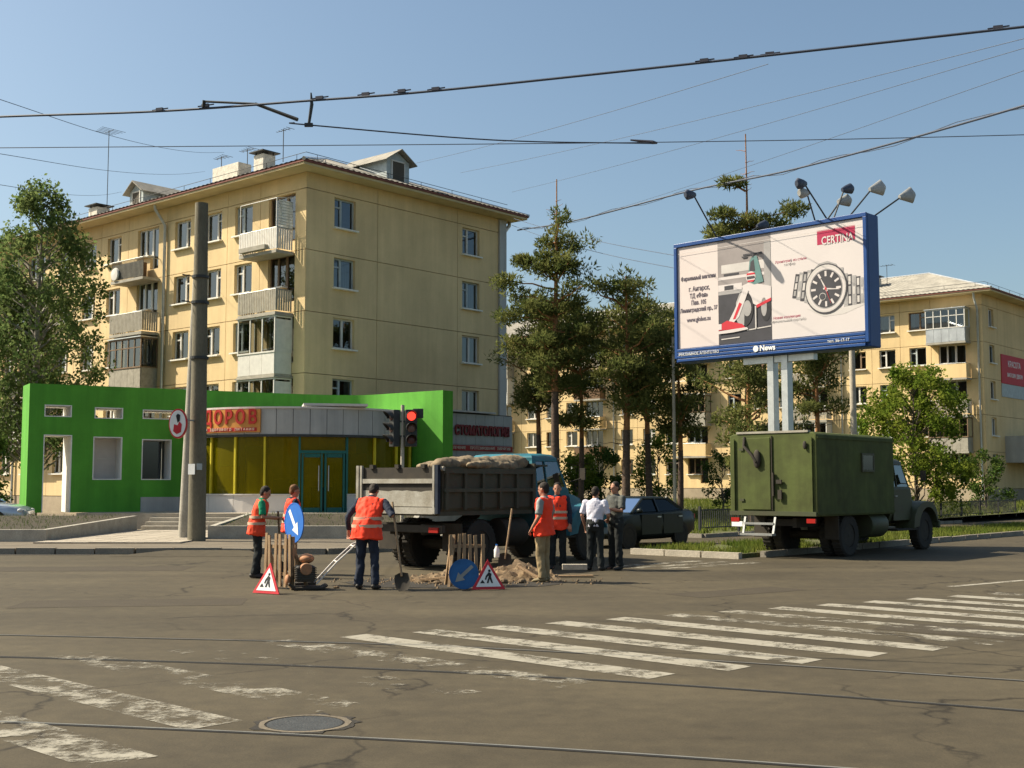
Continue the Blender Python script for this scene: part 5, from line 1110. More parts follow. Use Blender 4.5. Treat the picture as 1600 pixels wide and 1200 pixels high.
def truck_cab(t, y0, paint, trim, wm, fend='same'):
    """bonneted cab: y0 is the cab back wall; bonnet and wings run to y0+2.45"""
    fm = paint
    lo = MB(); rg = []
    for z, hx, ya, yb in ((.78, .90, .02, 1.30), (.95, .97, 0, 1.36), (1.30, .99, 0, 1.36), (1.60, .97, 0, 1.32), (1.66, .95, .01, 1.28)):
        rg.append([(-hx, y0 + ya, z), (hx, y0 + ya, z), (hx, y0 + yb - .06, z), (hx - .08, y0 + yb, z), (-hx + .08, y0 + yb, z), (-hx, y0 + yb - .06, z)])
    lo.rings(rg); cab = lo.build('cab', paint, t, smooth=True, angle=30)
    rf = MB(); rg = []
    for z, hx, ya, yb in ((2.22, .86, .06, 1.06), (2.30, .86, .05, 1.06), (2.37, .78, .12, .96), (2.395, .62, .25, .82)): rg.append([(-hx, y0 + ya, z), (hx, y0 + ya, z), (hx, y0 + yb - .1, z), (hx - .12, y0 + yb, z), (-hx + .12, y0 + yb, z), (-hx, y0 + yb - .1, z)])
    rf.rings(rg); rf.build('roof', paint, cab, smooth=True, angle=50)
    for s in (-1, 1):
        for q0, q1, w_, d_ in (((s * .93, y0 + .06, 1.66), (s * .84, y0 + .09, 2.23), .09, .10), ((s * .90, y0 + 1.24, 1.66), (s * .80, y0 + 1.0, 2.23), .05, .06), ((s * .935, y0 + .5, 1.66), (s * .85, y0 + .5, 2.23), .03, .03)): MB().bar(q0, q1, w_, d_).build('pillar', paint, cab)
        g = MB(); g.quad((s * .925, y0 + .08, 1.66), (s * .925, y0 + 1.18, 1.66), (s * .835, y0 + .98, 2.23), (s * .835, y0 + .1, 2.23)); g.build('side_window', 'car_glass', cab, recalc=False)
        d = MB().box((s * .985, y0 + .66, 1.2), (.03, 1.02, .82)).build('door', paint, cab, bevel=.02); MB().box((s * 1.012, y0 + .28, 1.42), (.03, .14, .035)).build('handle', 'metal_grey', d)
        MB().box((s * .92, y0 + .75, .56), (.36, 1.25, .05)).build('running_board', 'chassis', t, bevel=.01)
        # wing with wheel arch
        yc, zc = y0 + 2.0, .52; outer = [(y0 + 1.08, .58), (y0 + 1.14, .90), (y0 + 1.34, 1.12), (y0 + 1.62, 1.24), (y0 + 2.0, 1.28), (y0 + 2.32, 1.23), (y0 + 2.52, 1.08), (y0 + 2.60, .84), (y0 + 2.58, .72)]
        inner = [(yc + .60 * math.cos(R(a)), zc + .60 * math.sin(R(a))) for a in range(20, 171, 15)]
        a_, b_ = sorted((s * .60, s * 1.13)); w = MB(); w.prism(outer + inner, a_, b_, 'X'); w.build('wing', paint if fend == 'same' else fend, t, bevel=.05, smooth=True, angle=50)
        h = MB(); h.lathe([(.10, 0), (.115, .03), (.10, .05), (.0, .06)], (s * .86, y0 + 2.56, 1.0), 'Y', 20); h.build('headlight', 'lamp_clear', t, smooth=True)
        m = MB(); m.tube([(s * .95, y0 + 1.22, 1.75), (s * 1.22, y0 + 1.42, 1.85)], .012, 6); m.box((s * 1.25, y0 + 1.42, 1.95), (.14, .03, .26)); m.build('mirror', 'chassis', cab)
    g = MB(); g.quad((-.88, y0 + 1.26, 1.66), (.88, y0 + 1.26, 1.66), (.78, y0 + 1.02, 2.23), (-.78, y0 + 1.02, 2.23)); g.build('windscreen', 'car_glass', cab, recalc=False)
    g = MB(); g.quad((-.5, y0 + .04, 1.72), (.5, y0 + .04, 1.72), (.46, y0 + .07, 2.15), (-.46, y0 + .07, 2.15)); g.build('rear_window', 'car_glass', cab, recalc=False)
    rg = []
    for y, hw, zt, zb in ((1.30, .70, 1.62, .80), (1.6, .68, 1.60, .82), (2.1, .60, 1.53, .84), (2.45, .52, 1.45, .86), (2.56, .48, 1.36, .88)):
        rg.append([(-hw, y0 + y, zb), (hw, y0 + y, zb), (hw, y0 + y, zt - .22), (hw * .86, y0 + y, zt - .06), (hw * .45, y0 + y, zt), (-hw * .45, y0 + y, zt), (-hw * .86, y0 + y, zt - .06), (-hw, y0 + y, zt - .22)])
    bon = MB().rings(rg).build('bonnet', paint, t, smooth=True, angle=45)
    gr = MB()
    for k in range(6): gr.box((0, y0 + 2.575, .92 + .07 * k), (.86, .03, .035))
    gr.build('grille', trim, bon)
    MB().box((0, y0 + 2.78, .66), (2.2, .12, .20)).build('bumper', trim, t, bevel=.03)
    for s in (-1, 1): put_wheel(t, wm, (s * .90, y0 + 2.0, .50), s)
    return cab
WT = wheel_meshes(.50, .26, .28)
def chassis(t, L, y0=.25):
    c = MB()
    for s in (-1, 1): c.box((s * .42, L / 2 + y0, .82), (.10, L, .22))
    for k in range(4): c.box((0, y0 + .15 + (L - .3) * k / 3, .82), (.74, .10, .16))
    c.build('chassis_frame', 'chassis', t)
    return c
# ---- olive box truck parked at the kerb
t = thing('box_truck', 'olive green army style box truck parked by the kerb', 'truck', (6.12, 28.67, 0), R(-42)); BL = 4.05
b = MB(); rg = []
for y in (0, BL):
    rg.append([(-1.15, y, .98), (1.15, y, .98), (1.15, y, 2.86), (1.08, y, 2.91), (.55, y, 2.97), (-.55, y, 2.97), (-1.08, y, 2.91), (-1.15, y, 2.86)])
body = b.rings(rg).build('box_body', 'olive', t, bevel=.02)
MB().box((.0, -.02, 1.99), (.02, .02, 1.75)).build('door_gap', 'chassis', body)
rd = MB().box((-.42, -.025, 1.97), (.78, .03, 1.70)).build('rear_door', 'olive', body, bevel=.012); MB().box((.04, -.05, 1.72), (.05, .05, .55)).build('lock_bar', 'chassis', rd); MB().box((.20, -.05, 1.78), (.14, .04, .09)).build('handle', 'chassis', rd); MB().box((.22, -.05, 1.48), (.10, .04, .22)).build('latch', 'chassis', rd)
for z in (1.35, 2.55): MB().box((-.80, -.05, z), (.12, .03, .06)).build('hinge', 'olive_dark', rd)
for s in (-1, 1): MB().box((s * 1.03, -.03, 1.9), (.05, .03, 1.8)).build('corner_rib', 'olive', body)
MB().box((0, -.03, 1.04), (2.28, .05, .10)).build('sill_rail', 'olive_dark', body)
MB().box((0, .05, 2.945), (1.9, .14, .05)).build('roof_lip', 'slats_grey', body)
MB().tube([(-.72, -.03, 2.84), (-.70, -.10, 2.62), (-.50, -.14, 2.45), (-.36, -.12, 2.25)], .035, 8).build('rope_coil', 'chassis', body, smooth=True)
MB().ell((-.36, -.08, 2.32), (.10, .05, .22)).build('rubber_boot', 'chassis', body, smooth=True); MB().ell((.88, -.04, 2.62), (.05, .03, .10)).build('marker_lamp', 'chassis', body, smooth=True)
for z in (1.05, 2.80): MB().box((1.16, 2.02, z), (.02, 4.0, .05)).build('side_rib', 'olive', body)
wn_ = MB().box((1.165, 2.55, 2.25), (.03, .55, .36)).build('side_window', 'car_glass', body); f = MB()
for s in (-1, 1): f.box((1.17, 2.55 + s * .30, 2.25), (.04, .05, .46))
for s in (-1, 1): f.box((1.17, 2.55, 2.25 + s * .2), (.04, .55, .05))
f.build('window_frame', 'olive_dark', wn_)
chassis(t, 5.9)
for s in (-1, 1):
    put_wheel(t, WT, (s * .93, 1.75, .50), s); put_wheel(t, WT, (s * .62, 1.75, .50), s)
    MB().box((s * .95, 1.06, .70), (.36, .03, .55)).build('mudflap', 'chassis', t)
    MB().box((s * 1.0, -.02, .88), (.22, .05, .10)).build('tail_lamp', 'lamp_red', t)
MB().tube([(-.9, 1.75, .5), (.9, 1.75, .5)], .11, 10).build('rear_axle', 'chassis', t); MB().lathe([(.30, -.45), (.32, -.4), (.32, .4), (.30, .45)], (.82, 3.3, .72), 'Y', 20).build('fuel_tank', 'olive_dark', t, smooth=True, angle=40)
MB().box((-.85, 3.2, .68), (.5, .9, .45)).build('tool_box', 'olive_dark', t)
st = MB()
for s in (-1, 1): st.bar((-.30 + s * .40, -.06, .95), (-.30 + s * .40, -.18, .55), .05, .04)
st.box((-.30, -.2, .55), (.86, .18, .05)); st.box((-.30, -.12, .80), (.78, .05, .05)); st.build('rear_step', 'metal_grey', t)
mb = MB(); mb.box((-.95, -.03, .78), (.30, .02, .12)); mb.build('number_plate', 'sign_white', t)
truck_cab(t, 4.15, 'olive_dark', 'olive_dark', WT)
# ---- blue-cabbed dump truck
t = thing('dump_truck', 'teal-cabbed dump truck with a dark steel bed', 'truck', (-2.26, 24.40, 0), R(-38)); hw = 1.13; B1 = 3.0
fl = MB(); fl.box((0, B1 / 2, 1.14), (2 * hw - .1, B1, .08)); bed = fl.build('dump_bed', 'bed', t)
for s in (-1, 1):
    rg = []
    for y in (.04, B1): rg.append([(s * (hw - .10), y, 1.12), (s * (hw - .02), y, 1.25), (s * hw, y, 2.06), (s * (hw - .07), y, 2.06), (s * (hw - .10), y, 1.28)])
    MB().rings(rg).build('side_wall', 'bed', bed)
    for k in range(6):
        y = .12 + k * (B1 - .2) / 5; MB().bar((s * (hw + .025), y, 1.22), (s * (hw + .035), y, 2.02), .07, .05, up=(s, 0, 0)).build('rib', 'bed', bed)
    for z in (1.98, 1.60): MB().box((s * (hw + .035), B1 / 2, z), (.05, B1 - .1, .07 if z < 1.9 else .10)).build('side_rail', 'bed', bed)
fw = MB(); fw.box((0, B1 + .03, 1.66), (2 * hw, .06, 1.0)); fw.box((0, B1 + .30, 2.12), (2 * hw * .92, .60, .04)); fw.build('front_wall', 'bed', bed)
tg = MB().box((0, -.01, 1.60), (2 * hw - .16, .05, .90)).build('tailgate', 'chassis', bed)  # near-black paint carries the shadow lying on the tailgate
MB().box((0, -.05, 1.78), (2 * hw - .2, .05, .09)).build('tailgate_rail', 'bed_light', tg); MB().box((0, -.05, 1.20), (2 * hw - .2, .06, .13)).build('tailgate_rail', 'bed_light', tg)
mb = MB(); n = 16; pts = [(-hw + .12, 1.28)] + [(hw - .12, 1.28)] + [(hw - .12 - (2 * hw - .24) * i / n, 1.585 + .045 * noise.noise(Vector((i * .55, 3.3, 0)))) for i in range(n + 1)]; mb.prism(pts, -.042, -.037, 'Y'); mb.build('dust_streak', 'bed_light', tg)
for s in (-1, 1): MB().box((s * (hw - .05), -.055, 1.62), (.07, .08, .95)).build('corner_post', 'bed_light' if s < 0 else 'post_navy', bed); MB().box((s * (hw - .14), -.06, 1.62), (.05, .05, .95)).build('tailgate_post', 'bed_light', tg)
for k in range(3): MB().box((-.7 + .7 * k, -.03, 2.07), (.10, .10, .08)).build('hinge', 'chassis', tg)
mb = MB(); mb.lathe([(.045, -.03), (.045, .03)], (hw + .02, .02, 2.02), 'X', 14); mb.build('pivot', 'bed_light', bed)
# load of rubble in the bed
vs = []; fs = []; G = 18
for j in range(G + 1):
    for i in range(G + 1):
        x = -hw + .12 + (2 * hw - .24) * i / G; y = .08 + (B1 - .12) * j / G; e = min(i, j, G - i, G - j) / G; vs.append((x, y, 1.62 + .5 * min(.35, e) + .10 * noise.noise(Vector((x * 3, y * 3, 1)))))
for j in range(G):
    for i in range(G): fs.append((j * (G + 1) + i, j * (G + 1) + i + 1, (j + 1) * (G + 1) + i + 1, (j + 1) * (G + 1) + i))
MB().add(vs, fs).build('load', 'sand', bed, smooth=True, recalc=False)
chassis(t, 4.9)
for s in (-1, 1):
    put_wheel(t, WT, (s * .90, 1.35, .50), s); put_wheel(t, WT, (s * .60, 1.35, .50), s); MB().box((s * .88, .62, .66), (.5, .03, .55)).build('mudflap', 'chassis', t)
    MB().box((s * .85, .1, .82), (.24, .05, .10)).build('tail_lamp', 'lamp_red', t)
MB().tube([(-.9, 1.35, .5), (.9, 1.35, .5)], .13, 10).build('rear_axle', 'chassis', t); MB().tube([(0, 1.7, .8), (0, 2.4, 1.1)], .12, 10).build('hydraulic_ram', 'chassis', t)
MB().lathe([(.28, -.4), (.30, -.36), (.30, .36), (.28, .4)], (.80, 2.5, .72), 'Y', 20).build('fuel_tank', 'chassis', t, smooth=True, angle=40)
MB().box((0, .16, .84), (2.1, .10, .14)).build('rear_beam', 'chassis', t)
truck_cab(t, 3.22, 'cab_blue', 'cab_pale', WT)
# tarpaulin heaped over the bed edge
o = thing('tarpaulin', 'crumpled beige tarpaulin heaped on the dump truck bed', 'tarpaulin', (-2.26, 24.40, 0), R(-38))
mb = MB(); rs_ = random.Random(4)
for (x, y, z, a, b_, c) in [(.85, .45, 2.10, .22, .35, .14), (.80, 1.1, 2.13, .30, .60, .16), (.80, 1.9, 2.14, .32, .7, .15), (.78, 2.55, 2.17, .32, .5, .18), (.2, 1.5, 2.08, .6, .9, .14), (.25, 2.4, 2.12, .6, .6, .16), (1.02, 1.5, 2.10, .14, .9, .10), (1.0, 2.3, 2.08, .15, .6, .12)]:
    mb.ell((x, y, z), (a, b_, c), 16, 10, rot=Matrix.Rotation(rs_.uniform(-.3, .3), 3, 'Z'))
me = remesh(mb, .022, 4, .032, 6.0, 2.); me.materials.clear(); me.materials.append(M['tarp']); link('cloth', me, o)
# ---- saloon cars
def saloon(label, loc, rz, paint, group=None):
    t = thing('car', label, 'car', loc, rz); rg = []
    S = [(-2.22, .60, .50, .78), (-2.16, .76, .36, .92), (-1.9, .83, .27, 1.0), (-1.3, .85, .22, 1.01), (-.4, .86, .20, .97), (.5, .86, .20, .95), (1.1, .85, .22, .93), (1.7, .82, .24, .86), (2.05, .76, .28, .76), (2.22, .58, .36, .64)]
    for y, w, z0, zb in S:
        zm = z0 + (zb - z0) * .55; rg.append([(-w * .86, y, z0), (w * .86, y, z0), (w * .98, y, z0 + .10), (w, y, zm), (w * .965, y, zb - .05), (w * .86, y, zb), (w * .4, y, zb + .025), (-w * .4, y, zb + .025), (-w * .86, y, zb), (-w * .965, y, zb - .05), (-w, y, zm), (-w * .98, y, z0 + .10)])
    body = MB().rings(rg).build('body', paint, t, smooth=True, angle=50)
    # greenhouse: roof skin and glass
    base = [(-1.62, .70), (1.05, .74)]; zb = .95; zr = 1.37
    rf = MB(); rg = []
    for z, hx, ya, yb in ((1.315, .585, -.88, .32), (1.355, .555, -.80, .24), (1.385, .44, -.62, .06)): rg.append([(-hx, ya, z), (hx, ya, z), (hx, yb, z), (-hx, yb, z)])
    rf.rings(rg); rf.build('roof', paint, body, smooth=True, angle=60)
    C4 = [(-.76, 1.10), (-.74, -1.62)]
    for s in (-1, 1):
        g = MB(); g.quad((s * .755, 1.02, .955), (s * .745, -1.42, .985), (s * .585, -.86, 1.32), (s * .585, .31, 1.32)); g.build('side_window', 'car_glass_dark', body, recalc=False)
        for q0, q1, w_, d_ in (((s * .755, 1.10, .94), (s * .585, .32, 1.34), .05, .05), ((s * .735, -1.50, .97), (s * .585, -.88, 1.34), .06, .10), ((s * .775, -.22, .95), (s * .60, -.22, 1.34), .06, .03), ((s * .60, .32, 1.325), (s * .60, -.88, 1.325), .03, .03)): MB().bar(q0, q1, w_, d_).build('pillar', paint, body)
        for k, y in enumerate((.35, -.75)):
            d = MB().box((s * .857, y - .1, .62), (.012, 1.0, .56)).build('door', paint, body, bevel=.01); MB().box((s * .875, y - .45, .82), (.03, .17, .035)).build('door_handle', 'galv', d)
        m = MB().ell((s * .90, .92, 1.0), (.10, .06, .07)); m.build('mirror', paint, body, smooth=True)
        h = MB().ell((s * .60, 2.10, .66), (.16, .09, .075)); h.build('headlight', 'lamp_clear', body, smooth=True); MB().box((s * .62, -2.19, .80), (.24, .06, .13)).build('tail_lamp', 'lamp_red', body)
    g = MB(); g.quad((-.73, 1.10, .955), (.73, 1.10, .955), (.56, .33, 1.325), (-.56, .33, 1.325)); g.build('windscreen', 'car_glass', body, recalc=False)
    g = MB(); g.quad((-.70, -1.60, .99), (.70, -1.60, .99), (.56, -.89, 1.325), (-.56, -.89, 1.325)); g.build('rear_window', 'car_glass', body, recalc=False)
    MB().box((0, 2.16, .40), (1.35, .12, .16)).build('bumper', paint, body, bevel=.04); MB().box((0, -2.2, .48), (1.4, .12, .2)).build('bumper', paint, body, bevel=.04)
    for s in (-1, 1):
        for y in (1.35, -1.28):
            ar = MB(); ar.lathe([(.36, 0), (.36, .012)], (s * .848 - (.006 if s < 0 else .0), y, .31), 'X', 28); ar.build('wheel_arch', 'chassis', body); put_wheel(t, WC, (s * .765, y, .305), s)
    MB().box((0, 0, .80), (1.3, 2.2, .3)).build('seats', 'chassis', body)
    return t
WC = wheel_meshes(.305, .19, .20, 'rim', .03)
# rear near wheel sits at about (4.8, 35.1); heading 40 degrees left of the viewer
hd = Vector((-math.sin(R(40)), -math.cos(R(40)), 0)); lf = Vector((-hd.y, hd.x, 0))
c = Vector((4.80, 35.2, 0)) + hd * 1.28 - lf * .77
saloon('black saloon car parked in the side road behind the talking men', (c.x, c.y, 0), math.atan2(-hd.x, hd.y), 'car_black')
saloon('silver car nose cut off by the left picture edge', (-19.55, 43.8, .14), R(-88), 'car_silver')
# ------------------------------------------------------------------ people
def head_volume(mb, c, tilt, turn):
    rot = Matrix.Rotation(turn, 3, 'Z') @ Matrix.Rotation(tilt, 3, 'X'); C = Vector(c)
    def P(x, y, z): return C + rot @ Vector((x, y, z))
    mb.ell(P(0, -.008, .022), (.076, .094, .098), rot=rot); mb.ell(P(0, .022, -.045), (.058, .066, .072), rot=rot); mb.ell(P(0, .048, -.088), (.030, .030, .026), rot=rot)
    mb.ell(P(0, .088, -.012), (.014, .022, .026), 10, 8, rot=rot); mb.ell(P(0, .070, .022), (.052, .022, .016), 12, 8, rot=rot); mb.ell(P(0, .078, -.058), (.024, .014, .012), 10, 6, rot=rot)
    for s in (-1, 1): mb.ell(P(s * .078, -.008, -.008), (.010, .020, .032), 10, 8, rot=rot)
    return rot, P
def hand_volume(mb, w, d, side, curl=.5, up=(0, 0, 1)):
    """palm and five fingers from wrist w along d; thumb on the side of the palm"""
    w = Vector(w); d = Vector(d).normalized(); u = Vector(up); x = d.cross(u)
    if x.length < .05: x = d.cross(Vector((0, 1, 0)))
    x.normalize(); n = x.cross(d); p = w + d * .05
    mb.tube([w - d * .02, w + d * .02, w + d * .06, w + d * .095], [(.026, .020), (.034, .018), (.040, .017), (.036, .014)], 10, ref=x)
    for k, (o, L) in enumerate(((-.030, .062), (-.010, .075), (.011, .070), (.030, .055))):
        b = w + d * .088 + x * o; m = b + (d * math.cos(curl) - n * math.sin(curl)) * L * .5; e = m + (d * math.cos(curl * 2.2) - n * math.sin(curl * 2.2)) * L * .5; mb.tube([b - d * .01, m, e], [.0098, .0092, .0075], 8)
    b = w + d * .035 - x * side * .034; m = b + (d * .6 - x * side * .7 - n * .2).normalized() * .035; e = m + (d * .9 - x * side * .15 - n * .4).normalized() * .03; mb.tube([b, m, e], [.013, .011, .009], 8)
def person(label, loc, rz, H=1.72, lean=0., side=0., tilt=0., turn=0., arms=None, legs=None, top=None, shirt='navy', sleeve='long', vest=None, pants='black_cloth', shoes='shoe', hair='hair_dark', cap=None, bands=True, seed=1., belly=1., bulk=1.):
    t = thing('person', label, 'person', loc, rz); k = H / 1.72; S = Matrix.Scale(k, 4)
    sp = [(0, -.01, .94), (side * .15, lean * .10, 1.06), (side * .4, lean * .45, 1.22), (side * .7, lean * .80, 1.36), (side * .9, lean * .97, 1.45)]
    nk = Vector((side, lean * 1.08, 1.50)); hc = Vector((side * 1.05, lean * 1.30 + .02, 1.605 - abs(lean) * .12))
    sh = [Vector((s * .185 * bulk + side * .85, lean * .90 - .01, 1.405 - abs(lean) * .03)) for s in (-1, 1)]
    arms = arms or [((-.25, -.02, 1.12), (-.26, .08, .88)), ((.25, -.02, 1.12), (.26, .08, .88))]
    legs = legs or [((-.10, .01, .49), (-.11, -.01, .09), 8), ((.10, .01, .49), (.11, -.01, .09), -8)]
    hips = [Vector((s * .09, 0, .90)) for s in (-1, 1)]
    def torso(mb, g, z0=0, sc=1.): mb.tube([Vector(p) for p in sp], [(.155 * bulk + g, .115 * belly + g), (.148 * bulk + g, .108 * belly + g), (.165 * bulk + g, .118 + g), (.185 * bulk + g, .112 + g), (.11 * bulk + g, .085 + g)], 20, ref=(1, 0, 0))
    # body: one continuous skin
    mb = MB(); torso(mb, -.008); mb.tube([sp[-1], nk, hc], [.062, .056, .05], 14, ref=(1, 0, 0))
    rot, HP = head_volume(mb, hc, tilt, turn)
    for i, s in enumerate((-1, 1)):
        el, wr = map(Vector, arms[i]); mb.tube([sh[i], sh[i].lerp(el, .5), el, el.lerp(wr, .35), wr], [.050, .045, .037, .037, .026], 12); mb.ell(sh[i], (.055, .055, .055), 12, 8)
        hd = (wr - el); hand_volume(mb, wr, hd, s, .6, up=(0, 1, 0) if abs(hd.normalized().z) > .6 else (0, 0, 1))
        kn, an = map(Vector, legs[i][:2]); mb.tube([hips[i], hips[i].lerp(kn, .5), kn, kn.lerp(an, .35), an], [.085, .072, .052, .05, .036], 12); mb.tube([an + Vector((0, -.05, -.04)), an + Vector((0, .05, -.05)), an + Vector((0, .15, -.065))], [(.035, .035), (.04, .03), (.03, .018)], 10, ref=(1, 0, 0))
    me = remesh(mb, .0095, 3); me.materials.clear(); me.materials.append(M['skin']); me.transform(S); body = link('body', me, t)
    def cloth(mb, name, m, vox=.014, wr=.008, ws=9., par=None):
        q = remesh(mb, vox, 3, wr, ws, seed); q.materials.clear(); q.materials.append(M[m]); q.transform(S); return link(name, q, par or t)
    # trousers
    mb = MB(); mb.tube([(0, -.01, 1.06), (0, -.01, .98), (0, -.005, .88), (0, 0, .80)], [(.158 * bulk, .118 * belly), (.172 * bulk, .130 * belly), (.178 * bulk, .125), (.12 * bulk, .09)], 18, ref=(1, 0, 0))
    for i, s in enumerate((-1, 1)):
        kn, an = map(Vector, legs[i][:2]); ft = Vector((0, 0, -.015)); mb.tube([hips[i] + Vector((0, 0, .02)), hips[i].lerp(kn, .5), kn, kn.lerp(an, .5), an + ft], [.100, .088, .072, .071, .074], 14)
    cloth(mb, 'trousers', pants, wr=.018, ws=9.)
    for i, s in enumerate((-1, 1)):
        an = Vector(legs[i][1]); a = R(legs[i][2]); f = Matrix.Rotation(a, 3, 'Z'); mb = MB(); mb.tube([an + f @ Vector((0, -.085, -.045)), an + f @ Vector((0, -.04, -.03)), an + f @ Vector((0, .06, -.045)), an + f @ Vector((0, .15, -.058)), an + f @ Vector((0, .185, -.07))], [(.030, .03), (.045, .055), (.048, .042), (.046, .030), (.030, .015)], 14, ref=(1, 0, 0)); mb.tube([an + Vector((0, -.01, .06)), an + Vector((0, -.01, -.04))], .046, 12)
        cloth(mb, 'shoe', shoes, .011, 0.)
    # shirt
    mb = MB(); torso(mb, .010); mb.tube([(0, -.01, .98), (0, -.01, .90 if not vest else .96)], [(.175, .135), (.178, .137)], 18, ref=(1, 0, 0)); mb.tube([sp[-1], nk - Vector((0, 0, .012))], [.082, .066], 14)
    for i, s in enumerate((-1, 1)):
        el, wr = map(Vector, arms[i]); mb.ell(sh[i], (.068, .066, .066), 12, 8)
        if sleeve == 'long': mb.tube([sh[i], sh[i].lerp(el, .5), el, el.lerp(wr, .5), el.lerp(wr, .95)], [.066, .060, .053, .048, .040], 12)
        else: mb.tube([sh[i], sh[i].lerp(el, .45), sh[i].lerp(el, .85)], [.070, .068, .066], 12)
    cloth(mb, 'shirt', shirt, wr=.015, ws=11.)
    if vest:
        mb = MB(); torso(mb, .026); mb.tube([Vector((side * .1, lean * .08, 1.10)), (0, -.01, .98), (0, -.015, .84), (0, -.02, .80)], [(.190 * bulk, .150), (.206 * bulk, .162), (.228 * bulk, .182), (.232 * bulk, .186)], 20, ref=(1, 0, 0))
        for s in (-1, 1): mb.ell(Vector((s * .145 * bulk + side * .85, lean * .88, 1.425 - abs(lean) * .03)), (.075, .085, .050), 12, 8)
        v = cloth(mb, 'vest', vest, vox=.012, wr=.022, ws=9.)
        def band(z, name='reflective_band'):
            f = np.interp(z, [.80, .98, 1.10, 1.22, 1.36], [0, 1, 2, 3, 4]); r = np.array([[.232 * bulk, .186, 0, -.02], [.206 * bulk, .162, 0, -.01], [.192 * bulk, .152, side * .1, lean * .10], [.165 * bulk + .028, .146, side * .4, lean * .45], [.185 * bulk + .028, .140, side * .7, lean * .80]]); i = min(3, int(f)); q = r[i] + (r[i + 1] - r[i]) * (f - i); mb = MB()
            mb.tube([(q[2], q[3], z - .025), (q[2], q[3], z + .025)], [(q[0] + .016, q[1] + .016)] * 2, 28, ref=(1, 0, 0)); o = mb.build(name, 'reflect', v, smooth=True, angle=30); o.scale = (k, k, k)
        if bands: band(1.02); band(1.14)
    # hair or cap, eyes
    mb = MB(); hh = M[hair]
    mb.ell(HP(0, -.022, .040), (.083, .094, .094), 16, 10, rot=rot); mb.ell(HP(0, -.050, -.005), (.072, .060, .080), 14, 8, rot=rot)
    hm = remesh(mb, .012, 2, .006, 40., seed); hm.materials.clear(); hm.materials.append(hh); hm.transform(S); link('hair', hm, t)
    if cap:
        mb = MB(); mb.ell(HP(0, -.015, .062), (.092, .106, .080), 16, 10, rot=rot); mb.ell(HP(0, .105, .055), (.070, .055, .012), 14, 6, rot=rot); cm = remesh(mb, .012, 2); cm.materials.clear(); cm.materials.append(M[cap]); cm.transform(S); link('cap', cm, t)
    for s in (-1, 1):
        o = MB().ell(HP(s * .030, .083, .008) * k, (.011 * k, .008 * k, .008 * k), 10, 8).build('eye', 'eye', t, smooth=True)
    return t
# worker at left, turned right, leaning on a shovel
person('worker in orange vest with a green sleeve standing leftmost by the road edge', (-4.71, 22.6, 0), R(-78), 1.68, lean=.10, tilt=R(-22), sleeve='short', shirt='green_cloth', vest='vest_worn', pants='black_cloth', seed=1.,
       arms=[((-.27, .12, 1.14), (-.12, .40, 1.10)), ((.27, .10, 1.14), (.15, .38, 1.13))], legs=[((-.11, .03, .49), (-.13, .0, .09), 10), ((.11, .03, .49), (.14, -.04, .09), -10)])
person('brown-haired worker in orange vest behind the blue arrow sign and picket barrier', (-4.22, 23.4, 0), R(-62), 1.70, lean=.03, tilt=R(-10), shirt='navy', vest='vest', pants='navy', hair='hair_brown', seed=2.)
person('worker in bright orange vest seen from behind, bending over a shovel', (-2.38, 20.1, 0), R(-12), 1.74, lean=.24, tilt=R(-35), shirt='navy', vest='vest', pants='navy', seed=3., belly=1.12, bulk=1.22,
       arms=[((-.38, .12, 1.16), (-.38, .18, .93)), ((.43, .00, 1.17), (.37, .15, 1.28))], legs=[((-.12, .04, .49), (-.13, -.02, .09), 6), ((.13, .03, .49), (.15, -.03, .09), -8)])
person('worker in orange vest, grey shirt and khaki trousers standing sideways by the sand', (.56, 21.6, 0), R(62), 1.74, lean=-.01, tilt=R(-6), shirt='grey_cloth', vest='vest', pants='khaki', shoes='shoe_tan', sleeve='short', seed=4., bands=False,
       arms=[((-.27, -.04, 1.13), (-.22, .12, .93)), ((.27, -.02, 1.13), (.24, .10, .92))], legs=[((-.09, .03, .49), (-.10, -.02, .09), 6), ((.09, .02, .49), (.10, .02, .09), -6)])
person('worker in orange vest facing the camera in front of the teal cab', (.93, 25.0, 0), R(172), 1.74, tilt=R(-4), shirt='navy', vest='vest', pants='black_cloth', hair='hair_dark', seed=5.)
person('man in a white short-sleeved shirt and black trousers seen from behind', (1.66, 24.5, 0), R(-22), 1.66, lean=.03, tilt=R(-12), shirt='white_cloth', sleeve='short', pants='black_cloth', hair='hair_dark', seed=6., belly=1.15, bulk=1.12,
       arms=[((-.28, .00, 1.13), (-.25, .12, .90)), ((.28, .05, 1.13), (.20, .26, 1.05))], legs=[((-.11, .02, .49), (-.13, .0, .09), 10), ((.11, .02, .49), (.13, .0, .09), -10)])
person('man in a dark grey jersey with folded arms facing the others', (2.10, 24.75, 0), R(128), 1.76, tilt=R(-4), shirt='dkgrey_cloth', sleeve='short', pants='black_cloth', hair='hair_dark', seed=7.,
       arms=[((-.26, .08, 1.16), (.06, .24, 1.20)), ((.26, .08, 1.14), (-.06, .26, 1.17))], legs=[((-.10, .02, .49), (-.11, .0, .09), 8), ((.10, .02, .49), (.12, .0, .09), -8)])
